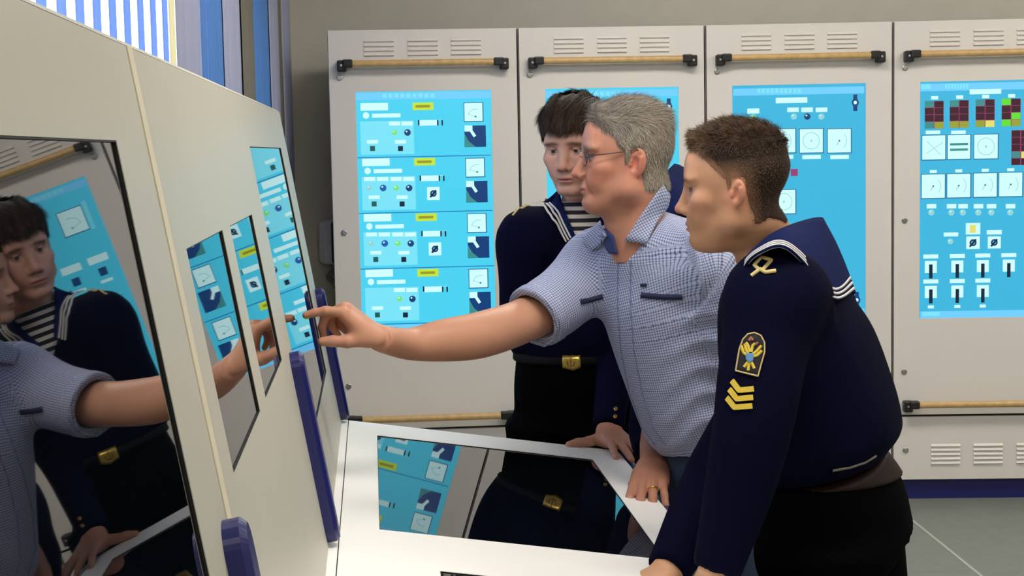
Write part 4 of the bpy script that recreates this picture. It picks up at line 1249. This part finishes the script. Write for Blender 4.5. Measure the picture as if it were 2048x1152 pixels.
    neckcut = rc(PX(1240, 380, 3.33), PX(1276, 486, 3.36), .062, .047, op='s', k=.01); vcut = rc(PX(1222, 460, 3.26), PX(1240, 512, 3.26), .034, .006, op='s', k=.008)
    wr = wrinkle(.0022, 5, 26, (1, 1, .7)); wr2 = wrinkle(.006, 8, 18, (.5, .5, 1.6))
    kf = nrm((-.40, .1, .92)) * 2 * math.pi / .058
    def folds(P):
        m_ = np.clip((P[:, 0] - .30) / .12, 0, 1) * np.clip((1.26 - P[:, 2]) / .06, 0, 1)
        ph = P @ kf + 1.6 * np.sin(P[:, 0] * 21 + P[:, 2] * 9) + .9 * np.sin(P[:, 0] * 43)
        return -.0055 * m_ * (1 - 1.7 * np.abs(np.sin(ph * .5)))
    inner1 = Tube([(PX(1110, 597, 3.43), .054, .054), (PX(1066, 637, 3.385), .0575, .0615), (PX(1020, 678, 3.33), .060, .064)], (0, -1, .2)).pm('s', .004)
    inner2 = Tube([(PX(1492, 680, 3.27), .060, .060), (PX(1510, 730, 3.28), .066, .069), (PX(1524, 775, 3.29), .067, .070)], (0, -1, .2)).pm('s', .004)
    SH = Field(pr + [neckcut, vcut, inner1, inner2], disp=lambda P: wr(P) + folds(P))
    cd = nrm(PX(1066, 637, 3.385) - PX(1128, 584, 3.45)); cc = PX(1066, 637, 3.385)
    cloth('shirt', SH, .0062, M_CHECK, t, (torso, sl1, sl2))
    FS = Field(pr, disp=lambda P: wr(P) + folds(P))
    FN = Field(pr + [Pm(lambda P: H.f(H.to_local(P)) , H.o - .3, H.o + .3, 'u', .02)])
    M_CHK2 = M_CHECK
    for nm, poly, off, M in (('collar_flap', [(1322, 370), (1340, 396), (1316, 440), (1293, 489), (1251, 482), (1275, 440)], .007, M_CHK2),
                             ('collar_flap', [(1206, 446), (1219, 470), (1205, 494), (1185, 505), (1168, 484)], .012, M_CHK2),
                             ('collar_lining', [(1211, 456), (1228, 472), (1236, 508), (1222, 506), (1212, 490)], .006, mat('collar_lining', (44, 58, 110), .8))):
        q = tri(patch_poly(FN, poly, off=off, th=.006, step=7))
        uv = np.stack([(q[0] @ nrm((.45, -.3, -.9))), (q[0] @ nrm((.85, .1, .5)))], 1)
        link(nm, npmesh(nm, q[0], q[1], M, uv=uv), t)
    # collar stand behind the neck
    ring = [PX(1345, 405, 3.30) , PX(1352, 390, 3.36), PX(1345, 380, 3.43), PX(1310, 400, 3.48), PX(1260, 440, 3.47), PX(1222, 468, 3.42)]
    M_NVT = mat('navy_trim', (34, 40, 74), .8)
    pk = MB(); addp(pk, patch_strip(FS, [(1283, 590), (1325, 594), (1366, 594)], .012, .003)); pk.build('pocket_slit', M_NVT, t)
    pk = MB(); addp(pk, patch_strip(FS, [(1160, 604), (1180, 600), (1207, 592)], .011, .003)); pk.build('pocket_slit', M_NVT, t)
    pk = MB(); addp(pk, patch_strip(FS, [(1282, 570), (1295, 570)], .006, .003)); pk.build('label_tab', M_NVT, t)
    pk = MB()
    for dx in (0, 26): addp(pk, patch_strip(FS, [(1236 + dx, 520), (1236 + dx, 620), (1242 + dx, 700), (1258 + dx, 780), (1282 + dx * .9, 850), (1310 + dx * .8, 890)], .0024, .0016, .003))
    pk.build('placket', mat('placket_seam', (116, 128, 170), .8), t)
    # cuff hem
    cl = Field([sl1.pm(k=.01), inner1], shift=.003, clips=(lambda P: np.abs((P - (cc - cd * .018)) @ cd) - .015,))
    cloth('sleeve_hem', cl, .005, M_CHECK, t, (sl1,))
    # jeans and belt
    pel = Tube([(PX(1446, 860, 3.45), .145, .110, .12), (PX(1448, 940, 3.45), .160, .118, .13), (PX(1450, 1060, 3.46), .165, .115, .13)], Fd)
    R_ = V3(Fd[1], -Fd[0], 0)
    hc = PX(1440, 1040, 3.45)
    g0 = V3(.50, 3.47, 0)
    legs(t, hc - R_ * .085, hc + R_ * .085, g0 - R_ * .11 + V3(0, 0, .47) + Fd * .02, g0 + R_ * .10 + V3(0, 0, .47) + Fd * .02, g0 - R_ * .12, g0 + R_ * .12, Fd, M_JEANS, pel, Fd)
    zb = PX(1400, 898, 3.36)[2]
    belt_of(t, pel, lambda P: zb, .019, M_LEATHER)
    adopt(t)
old_man()

# ================= sailors
def eye_emblem(b, F_, cx, cy, k=1.0, sk=0.0):
    """gold loop with two crossed tails on the shoulder"""
    T_ = lambda x, y: (cx + (x - 1526) * k, cy + (y - 535) * k + sk * (x - 1526))
    for L_ in ([(1503, 551), (1519, 539), (1509, 530), (1523, 514), (1543, 520), (1526, 539), (1519, 539)], [(1519, 537), (1531, 544), (1552, 541)]):
        addp(b, patch_strip(F_, [T_(*q) for q in L_], .0056 * k if k > .7 else .006, .003, .003, step=4))
def sailor_front():
    t = person((.58, 2.80, 0), 'young sailor with cropped brown hair, arm shield and yellow chevrons, leaning over the desk', 'sailors in navy uniform')
    skin = (206, 158, 124)
    hp = dict(skin=(196, 146, 112), ear=.86, sclera=(118, 92, 78), fat=.001, jaw=.92, nose=.7, rosy=.35, red=(208, 128, 108), brow=(66, 46, 34), browd=.9, lip=(190, 112, 104), iris=(60, 70, 70))  # dark sclera carries the painted shadow of the eye socket
    H = Head(PX(1473, 389, 2.80), (-.97, .235, -.06), .91, hp, [(PX(1524, 478, 2.81), .054, .062), (PX(1556, 560, 2.82), .066, .074)])
    Fd = V3(-.90, .43, 0); R_ = V3(Fd[1], -Fd[0], 0)
    SL, SR = PX(1548, 602, 2.63), PX(1618, 632, 2.93)
    El, W = PX(1508, 860, 2.53), PX(1432, 1148, 2.50)
    El2, W2 = PX(1458, 925, 2.86), PX(1334, 1146, 2.685)
    fl = arm_tube(SL, El, W, (.05, .048, .042, .042, .034, .029), (0, -1, 0)); fr = arm_tube(SR, El2, W2, (.05, .048, .042, .042, .034, .029), (0, -1, 0))
    h1 = skin_mesh(hand_prims(W, (-.35, .1, -.9), (-.75, -.5, .3), -1, ((50, 70, 40),) * 4, arm=Tube([(W + (El - W) * .35, .04, .04), (W + (El - W) * .12, .031, .027), (W, .029, .022)], (0, -1, 0))), .004, skin)
    h2 = skin_mesh(hand_prims(W2, (-.85, -.30, -.22), (-.2, 0, .95), 1, ((8, 10, 6),) * 4, arm=Tube([(W2 + (El2 - W2) * .35, .04, .04), (W2 + (El2 - W2) * .12, .031, .027), (W2, .029, .022)], (0, -1, 0))), .004, skin)
    core = skin_mesh([Tube([(PX(1640, 930, 2.79), .12, .08, .09), (PX(1590, 690, 2.79), .15, .08, .09), (PX(1560, 570, 2.81), .07, .06, .06)], Fd).pm(k=.03), fl.pm(k=.03), fr.pm(k=.03), rc(SL, PX(1570, 580, 2.8), .045, .06, k=.03), rc(SR, PX(1570, 580, 2.8), .045, .06, k=.03)], .012, skin)
    V, Fq, C = merge([H.mesh(), h1, h2, core]); link('body', npmesh('body', V, Fq, M_SKIN, col=C), t)
    def mask(P):
        x, y, z = np.abs(P[:, 0]), P[:, 1], P[:, 2]
        front = z - (.080 + (y - .06) * .2)
        side = np.where(y > .044, z - .062 - (y - .044) * 1.2, np.where(y > .012, z - .030 - (y - .012) * 1.0, np.where(y > .002, z - .006, np.where(y > -.024, z - .032, z + .050 + np.clip(y + .07, 0, .05) * .4))))
        w = np.clip((x - .030) / .025, 0, 1)
        return np.where(y > .03, front * (1 - w) + side * w, np.where(x > .045, side, z + .066 - x * .35))
    def fade(P):
        sd = np.clip((np.abs(P[:, 0]) - .035) / .02, 0, 1)
        f1 = np.clip((.070 - P[:, 2]) / .06, 0, 1) * np.clip((P[:, 1] + .055) / .05, 0, 1) * .85
        f2 = (1 - np.clip(mask(P) / .024, 0, 1)) * np.clip((P[:, 1] + .03) / .02, 0, 1)
        return np.clip(np.maximum(f1, f2 * .95) * sd, 0, .97)
    th = lambda P: .0012 + .0105 * np.clip((P[:, 2] - .070) / .05, 0, 1) + .0035 * np.sin(P[:, 0] * 190 + 1) * np.sin(P[:, 1] * 150) * np.clip((P[:, 2] - .08) / .04, 0, 1) + .007 * np.clip((-.04 - P[:, 1]) / .05, 0, 1) * np.clip((P[:, 2] - .0) / .05, 0, 1) + .010 * np.clip((P[:, 1] - .055) / .03, 0, 1) * np.clip((P[:, 2] - .075) / .02, 0, 1)
    def flow(P):
        top = np.clip((P[:, 2] - .075) / .04, 0, 1)[:, None]
        return V3(0, .70, .40) * top + V3(0, -.15, -.9) * (1 - top)
    H.hair('hair', t, th, mask, flow, lambda P: .0035 + .014 * np.clip((P[:, 2] - .075) / .04, 0, 1), 24000,
           [(58, 40, 27), (76, 54, 37), (44, 30, 21), (92, 68, 46), (66, 46, 31)], (46, 33, 23), width=.00055, seed=6, lift=.5, jitter=.2, fade=fade, edge=-.0014,
           shade=(lambda P: np.clip((P[:, 1] - .035) / .06, 0, 1) * .55, (140, 108, 74)))
    # jacket
    torso = Tube([(PX(1642, 930, 2.79), .145, .110, .118), (PX(1634, 895, 2.79), .178, .130, .150), (PX(1624, 845, 2.79), .185, .135, .156), (PX(1606, 770, 2.79), .190, .130, .148), (PX(1582, 680, 2.79), .190, .122, .134), (PX(1562, 605, 2.80), .165, .105, .106), (PX(1556, 560, 2.81), .10, .085, .085)], Fd)
    s1 = Tube([(SL + V3(.03, .05, .0), .075, .075), (SL, .080, .082), (PX(1530, 700, 2.59), .072, .074), (PX(1508, 840, 2.54), .064, .066), (PX(1476, 985, 2.52), .056, .058), (W + (El - W) * .02, .045, .044)], (-.9, -.3, 0))
    s2 = Tube([(SR + V3(-.02, -.05, .0), .075, .075), (SR, .080, .082), (PX(1560, 740, 2.90), .070, .072), (PX(1464, 905, 2.86), .064, .066), (PX(1404, 1020, 2.79), .055, .056), (W2 + (El2 - W2) * .03, .044, .042)], (-.9, -.3, 0))
    wr = wrinkle(.0035, 21, 22, (1, 1, .6)); wr2 = wrinkle(.005, 23, 16, (.6, .6, 1.5))
    pr = [torso.pm(k=.03), s1.pm(k=.035), s2.pm(k=.04), rc(SL, PX(1572, 590, 2.8), .070, .075, k=.05), rc(SR, PX(1572, 590, 2.8), .07, .075, k=.05)]
    JK = Field(pr, disp=lambda P: wr(P) + wr2(P) * np.clip((1.1 - P[:, 2]) * 3, 0, 1))
    jk = cloth('jacket', JK, .0075, M_NAVY, t)
    b = MB(); addp(b, patch_strip(JK, [(1665, 941), (1700, 935), (1730, 925), (1752, 912)], .004, .002)); b.build('hem_piping', mat('hem_grey', (128, 120, 112), .8), t)
    # sailor collar
    G = loft([(1474, 590, 2.72), (1484, 548, 2.715), (1512, 506, 2.725), (1548, 470, 2.75), (1585, 452, 2.79), (1634, 437, 2.87), (1644, 442, 2.97), (1630, 456, 3.05)],
             [(1470, 606, 2.68), (1494, 532, 2.60), (1530, 503, 2.565), (1566, 496, 2.565), (1604, 526, 2.585), (1664, 600, 2.63), (1706, 584, 2.84), (1700, 596, 3.02)], n=56, mrows=11, bulge=.012)
    V, Fc, N_ = grid_solid(G, .004); b = MB(); b.add(V, Fc, 0, True); col = b.build('sailor_collar', M_COLLAR, t)
    for k_ in range(3):
        b = MB(); v0 = 1.003 + .0105 * k_; q = grid_ribbon(G, N_, v0 + .0055, v0, 6, len(G), .0016, .0005); b.add(q[0], q[1], 0, True); b.build('stripe', M_WHITE, col)
    # insignia
    b = MB(); eye_emblem(b, JK, 1526, 536); b.build('shoulder_emblem', mat('gold_tape', (214, 194, 128), .7), t)
    sh = [(1473, 742), (1480, 700), (1487, 680), (1497, 669), (1510, 666), (1522, 672), (1529, 686), (1529, 705), (1522, 730), (1516, 753)]
    b = MB(); addp(b, patch_poly(JK, sh, .0025, .002, 5)); ar = b.build('arm_shield', mat('shield_black', (18, 18, 22), .8), t)
    b = MB(); addp(b, patch_strip(JK, sh, .0024, .0035, .002, 4, closed=True)); b.build('shield_border', M_PALEGOLD, ar)
    b = MB()
    for L_ in ([(1499, 715), (1488, 706), (1484, 692)], [(1499, 712), (1492, 698), (1491, 688)], [(1503, 712), (1513, 704), (1523, 692)], [(1503, 714), (1514, 712), (1524, 702)], [(1499, 722), (1489, 735)], [(1502, 722), (1509, 738)], [(1500, 718), (1497, 742)],
               [(1500, 705), (1497, 692), (1493, 686)], [(1503, 705), (1506, 692), (1511, 688)]):
        addp(b, patch_strip(JK, L_, .0046, .0035, .002, 4))
    b.build('eagle_wings', M_GOLDT, ar)
    b = MB(); addp(b, patch_poly(JK, [(1494, 708), (1508, 708), (1507, 722), (1500, 727), (1493, 720)], .005, .002, 4)); b.build('eagle_breast', M_BLUET, ar)
    b = MB()
    for L_ in ([(1499, 682), (1503, 676), (1507, 682)], [(1511, 690), (1517, 686)]): addp(b, patch_strip(JK, L_, .004, .004, .002, 4))
    b.build('crown', mat('copper_thread', (150, 96, 70), .7), ar)
    for k_ in range(3):
        y = k_ * 17.0
        b = MB(); addp(b, patch_strip(JK, [(1465 - k_ * 5 , 762 + y * 1.0), (1479 - k_ * 4.5, 781 + y), (1508 - k_ * 1.5, 778 + y)], .0088, .003, .003, 4), 0, False); b.build('chevron', M_GOLDT, t)
    # trousers, belt, buckle
    pel = Tube([(PX(1642, 925, 2.79), .142, .108, .112), (PX(1650, 985, 2.80), .160, .118, .140), (PX(1662, 1070, 2.82), .168, .118, .150)], Fd)
    hc = PX(1664, 1075, 2.82); g0 = V3(.63, 2.84, 0)
    legs(t, hc - R_ * .085, hc + R_ * .085, g0 - R_ * .11 + V3(0, 0, .48), g0 + R_ * .11 + V3(0, 0, .48), g0 - R_ * .12, g0 + R_ * .12, Fd, M_BLACKT, pel, Fd, r=(.108, .085, .08), flare=1.15)
    zb = PX(1700, 938, 2.75)[2]
    belt_of(t, pel, lambda P: zb, .021, M_LEATHER)
    bc = PX(1524, 975, 2.72); b = MB(); b.box(bc - V3(.012, .02, .02), bc + V3(.003, .02, .02), bev=.004); b.build('belt_buckle', M_BRASS, t)
    adopt(t)
sailor_front()

def sailor_back():
    t = person((.17, 4.22, 0), 'dark-haired young sailor with brass belt buckle, standing behind the desk', 'sailors in navy uniform')
    skin = (184, 132, 110)
    hp = dict(skin=(196, 150, 130), fat=0, jaw=1.0, nose=.6, rosy=.35, red=(190, 112, 100), brow=(50, 36, 30), browd=.9, lip=(168, 96, 92), iris=(50, 44, 40))
    H = Head(PX(1151, 301, 4.13), (-.36, -.92, -.20), 1.0, hp, [(PX(1163, 372, 4.16), .052, .056), (PX(1168, 440, 4.20), .064, .068)])
    Fd = V3(-.32, -.95, 0); R_ = V3(Fd[1], -Fd[0], 0)
    SR, SL = PX(1056, 484, 4.14), PX(1264, 486, 4.25)
    W = PX(1216, 862, 3.955); El = PX(1236, 690, 4.19)
    El2, W2 = PX(1048, 655, 4.22), PX(1085, 740, 4.37)
    fa = Tube([(W + (El - W) * .4, .036, .036), (W + (El - W) * .12, .030, .027), (W, .029, .023)], (0, -1, 0))
    h1 = skin_mesh(hand_prims(W, (.30, -.93, -.19), (.12, -.14, .98), -1, ((2, 4, 4), (2, 4, 4), (2, 5, 4), (3, 6, 4)), spread=(12, 2, -8, -18), thumb=((.95, .35, -.05), (.98, .2, -.02)), arm=fa), .0036, skin)
    h2 = skin_mesh(hand_prims(W2, (.8, .3, -.4), (0, 1, 0), 1, ((30, 30, 20),) * 4, arm=Tube([(W2 + (El2 - W2) * .4, .036, .036), (W2, .029, .023)], (0, 0, 1))), .005, skin)
    core = skin_mesh([Tube([(PX(1140, 705, 4.2), .12, .08, .09), (PX(1155, 570, 4.2), .15, .08, .09), (PX(1166, 440, 4.2), .06, .06, .06)], Fd).pm(k=.03), arm_tube(SL, El, W, (.05, .046, .04, .04, .032, .027), (0, -1, 0)).pm(k=.03), arm_tube(SR, El2, W2, (.05, .046, .04, .04, .032, .027), (0, -1, 0)).pm(k=.03), rc(SR, PX(1165, 460, 4.2), .045, .06, k=.03), rc(SL, PX(1165, 460, 4.2), .045, .06, k=.03)], .012, skin)
    V, Fq, C = merge([H.mesh(), h1, h2, core]); link('body', npmesh('body', V, Fq, M_SKIN, col=C), t)
    def mask(P):
        x, y, z = np.abs(P[:, 0]), P[:, 1], P[:, 2]
        return np.where(y > .03, z - .052 - .0 * x, np.where(y > -.02, z - .022, z + .05))
    th = lambda P: .009 + .013 * np.clip((P[:, 2] - .05) / .05, 0, 1) + .003 * np.sin(P[:, 0] * 170) * np.clip((P[:, 2] - .05) / .05, 0, 1)
    def flow(P):
        top = np.clip((P[:, 2] - .10) / .04, 0, 1)[:, None]
        return V3(.15, .8, .05) * top + V3(.1, .25, -1) * (1 - top)
    H.hair('hair', t, th, mask, flow, lambda P: .012 + .018 * np.clip((P[:, 2] - .04) / .05, 0, 1), 16000, [(50, 36, 27), (64, 46, 33), (38, 28, 21), (76, 55, 37)], (44, 32, 24), width=.0005, seed=8, lift=.06, jitter=.07)
    torso = Tube([(PX(1140, 712, 4.21), .150, .112, .112), (PX(1144, 665, 4.21), .172, .13, .125), (PX(1155, 570, 4.21), .188, .125, .122), (PX(1162, 490, 4.21), .172, .11, .11), (PX(1166, 440, 4.20), .10, .085, .085)], Fd)
    s1 = Tube([(SR + V3(.05, 0, 0), .075, .075), (SR, .080, .080), (PX(1046, 570, 4.15), .066, .066), (PX(1048, 650, 4.21), .060, .060), (PX(1080, 725, 4.34), .046, .046)], (0, -1, 0))
    s2 = Tube([(SL + V3(-.05, 0, 0), .075, .075), (SL, .080, .080), (PX(1262, 580, 4.24), .066, .066), (El, .056, .056), (W + (El - W) * .5, .049, .048), (W + (El - W) * .03, .0425, .040)], (0, -1, 0))
    wr = wrinkle(.0035, 31, 22, (1, 1, .6))
    JK = Field([torso.pm(k=.03), s1.pm(k=.04), s2.pm(k=.04), rc(SR, PX(1166, 468, 4.2), .066, .075, k=.05), rc(SL, PX(1166, 468, 4.2), .066, .075, k=.05)], disp=wr)
    cloth('jacket', JK, .0085, M_NAVY, t)
    FN = Field(JK.p + [el(PX(1163, 412, 4.18), (.072, .072, .062), k=.03)])
    b = MB(); addp(b, patch_poly(FN, [(1126, 404), (1205, 404), (1205, 470), (1166, 505), (1146, 478)], .004, .004, 6)); b.build('striped_jersey', M_STRIPE, t)
    for poly, lines in (([(1116, 362), (1096, 372), (1078, 384), (1106, 432), (1140, 484), (1150, 470), (1136, 436), (1124, 404)], [[(1066 + 7.5 * k_, 388 - 4.2 * k_), (1100 + 6.5 * k_, 438 - 4 * k_), (1131 + 5 * k_, 484 - 4 * k_)] for k_ in range(3)]),
                        ([(1214, 366), (1236, 376), (1256, 388), (1226, 440), (1186, 490), (1178, 474), (1196, 440), (1208, 404)], [[(1262 - 7 * k_, 392 - 4 * k_), (1232 - 6 * k_, 442 - 4 * k_), (1196 - 5 * k_, 488 - 4 * k_)] for k_ in range(3)])):
        b = MB(); addp(b, patch_poly(FN, poly, .009, .008, 6)); c = b.build('sailor_collar', M_COLLAR, t)
        for L_ in lines:
            b = MB(); addp(b, patch_strip(FN, L_, .0042, .0125, .004, 5)); b.build('stripe', M_WHITE, c)
    b = MB(); eye_emblem(b, JK, 1042, 412, .72, -.35); b.build('shoulder_emblem', M_PALEGOLD, t)
    pel = Tube([(PX(1140, 700, 4.21), .150, .112, .112), (PX(1145, 770, 4.22), .162, .118, .13), (PX(1146, 850, 4.23), .165, .118, .135)], Fd)
    hc = PX(1146, 850, 4.23); g0 = V3(hc[0], 4.24, 0)
    legs(t, hc - R_ * .085, hc + R_ * .085, g0 - R_ * .11 + V3(0, 0, .48), g0 + R_ * .11 + V3(0, 0, .48), g0 - R_ * .12, g0 + R_ * .12, Fd, M_BLACKT, pel, Fd, r=(.105, .085, .08), flare=1.15)
    zb = PX(1142, 718, 4.08)[2]
    bl = belt_of(t, pel, lambda P: zb, .021, mat('black_belt', (9, 9, 10), .75, spec=.15), .009)
    b = MB(); pts = [(1124, 698), (1160, 701), (1162, 735), (1146, 741), (1126, 735)]
    PF = Field([pel.pm()], shift=.010); addp(b, patch_poly(PF, pts, .005, .006, 6)); bk = b.build('belt_buckle', M_BRASS, t)
    b = MB()
    for L_ in ([(1142, 708), (1142, 732)], [(1135, 722), (1136, 729), (1142, 732), (1148, 729), (1149, 722)], [(1137, 713), (1147, 713)]): addp(b, patch_strip(PF, L_, .003, .0065, .003, 4))
    b.build('anchor', mat('dark_brass', (130, 104, 44), .5, metal=.6), bk)
    for (x, y) in ((1231, 818), (1230, 833)):
        b = MB(); addp(b, patch_poly(JK, [(x + 4 * math.cos(a), y + 4 * math.sin(a)) for a in np.linspace(0, 6.28, 9)[:-1]], .003, .003, 6, 2)); b.build('cuff_button', M_BRASS, t)
    adopt(t)
def H_prim(H): return Pm(lambda P: H.f(H.to_local(P)) * H.k, H.o - .3, H.o + .3, 'u', .02)
sailor_back()

def sailor_hidden():
    t = person((.50, 4.06, 0), 'sailor almost hidden behind the grey-haired man, ringed hand resting on the desk corner', 'sailors in navy uniform')
    skin = (178, 124, 100)
    hp = dict(skin=(200, 152, 128), fat=0, jaw=1.0, nose=.7, rosy=.3, brow=(60, 44, 36), lip=(170, 100, 94), iris=(50, 44, 40))
    H = Head(PX(1252, 322, 4.04), (-.95, -.25, -.22), .97, hp, [(PX(1278, 392, 4.06), .052, .056), (PX(1304, 445, 4.07), .064, .068)])
    Fd = V3(-.93, -.35, 0); R_ = V3(Fd[1], -Fd[0], 0)
    SL, SR = PX(1398, 520, 3.92), PX(1385, 535, 4.21)
    W = PX(1306, 932, 3.45); El = PX(1318, 740, 3.80); El2, W2 = PX(1410, 730, 4.28), PX(1400, 860, 4.24)
    fa = Tube([(W + (El - W) * .4, .038, .038), (W + (El - W) * .12, .032, .029), (W, .031, .026)], (0, -1, 0))
    curl = ((14, 30, 16), (15, 32, 16), (15, 32, 16), (16, 30, 16))
    hpz = hand_prims(W, (-.20, -.93, -.26), (-.10, -.22, .97), -1, curl, spread=(6, 1, -4, -10), thumb=((.4, .6, -.75), (.2, .7, -.7)), k=1.05, arm=fa)
    h1 = skin_mesh(hpz, .0034, skin)
    h2 = skin_mesh(hand_prims(W2, (-.2, -.2, -1), (0, 1, 0), 1, ((30, 30, 20),) * 4, arm=Tube([(W2 + (El2 - W2) * .4, .036, .036), (W2, .029, .023)], (0, 1, 0))), .005, skin)
    core = skin_mesh([Tube([(PX(1420, 790, 4.06), .12, .08, .09), (PX(1370, 620, 4.06), .15, .08, .09), (PX(1304, 445, 4.06), .06, .06, .06)], Fd).pm(k=.03), arm_tube(SL, El, W, (.05, .046, .04, .04, .032, .027), (0, -1, 0)).pm(k=.03), arm_tube(SR, El2, W2, (.05, .046, .04, .04, .032, .027), (0, -1, 0)).pm(k=.03), rc(SR, PX(1320, 480, 4.06), .045, .06, k=.03), rc(SL, PX(1320, 480, 4.06), .045, .06, k=.03)], .012, skin)
    V, Fq, C = merge([H.mesh(.003), h1, h2, core]); link('body', npmesh('body', V, Fq, M_SKIN, col=C), t)
    mask = lambda P: np.where(P[:, 1] > .03, P[:, 2] - .066, np.where(P[:, 1] > -.02, P[:, 2] - .025, P[:, 2] + .05))
    H.hair('hair', t, lambda P: .006 + .006 * np.clip((P[:, 2] - .05) / .05, 0, 1), mask, lambda P: np.repeat(V3(0, .3, -.6)[None], len(P), 0), lambda P: np.full(len(P), .01), 2500, [(48, 34, 26), (60, 44, 32)], (44, 32, 25), seed=9, lift=.4)
    torso = Tube([(PX(1445, 800, 4.07), .150, .112, .112), (PX(1432, 740, 4.07), .172, .12, .13), (PX(1400, 630, 4.07), .180, .115, .125), (PX(1360, 530, 4.07), .160, .10, .11), (PX(1312, 460, 4.07), .095, .08, .085)], Fd)
    s1 = Tube([(SL, .075, .075), (PX(1362, 630, 3.89), .062, .062), (PX(1312, 740, 3.80), .058, .058), (PX(1302, 840, 3.64), .052, .052), (PX(1304, 906, 3.53), .045, .044)], (0, -1, 0))
    s2 = Tube([(SR, .075, .075), (PX(1390, 630, 4.24), .062, .062), (El2, .056, .056), (W2 + V3(0, 0, .02), .043, .043)], (0, 1, 0))
    JK = Field([torso.pm(k=.03), s1.pm(k=.04), s2.pm(k=.04), rc(SR, PX(1325, 490, 4.07), .066, .072, k=.05), rc(SL, PX(1325, 490, 4.07), .066, .072, k=.05)], disp=wrinkle(.004, 41, 26))
    cloth('jacket', JK, .009, M_NAVY, t)
    G = loft([(1268, 452, 3.97), (1290, 420, 3.98), (1316, 372, 4.01), (1334, 345, 4.06), (1348, 330, 4.13), (1338, 342, 4.22)], [(1262, 480, 3.90), (1312, 452, 3.88), (1362, 420, 3.90), (1392, 400, 3.98), (1388, 365, 4.14), (1372, 380, 4.28)], n=40, mrows=9, bulge=.012)
    V, Fc, N_ = grid_solid(G, .004); b = MB(); b.add(V, Fc, 0, True); b.build('sailor_collar', M_COLLAR, t)
    pel = Tube([(PX(1425, 795, 4.07), .148, .112, .112), (PX(1428, 860, 4.08), .160, .118, .13), (PX(1430, 930, 4.09), .165, .118, .135)], Fd)
    hc = PX(1430, 930, 4.09); g0 = V3(hc[0] + .02, 4.10, 0)
    legs(t, hc - R_ * .085, hc + R_ * .085, g0 - R_ * .11 + V3(0, 0, .46), g0 + R_ * .11 + V3(0, 0, .46), g0 - R_ * .12, g0 + R_ * .12, Fd, M_BLACKT, pel, Fd, r=(.105, .085, .08), flare=1.15)
    # gold ring on the fourth finger
    y = nrm((-.20, -.93, -.26)); z = np.array((-.10, -.22, .97)); z = nrm(z - y * (z @ y)); th = np.cross(y, z); k_ = 1.05
    P0 = W + (th * -.011 + y * .092 + z * .004) * k_; a = math.radians(15); sp_ = math.radians(-4)
    d = (y * math.cos(sp_) + th * math.sin(sp_)); d = d * math.cos(a) - z * math.sin(a)
    c = P0 + d * .019; e1 = nrm(np.cross(d, V3(0, 0, 1))); e2 = np.cross(d, e1)
    b = MB(); b.tube([c + (e1 * math.cos(q) + e2 * math.sin(q)) * .0112 for q in np.linspace(0, 2 * math.pi, 17)[:-1]], .0022, n=6, close=True); b.build('finger_ring', M_GOLD, t)
    adopt(t)
sailor_hidden()
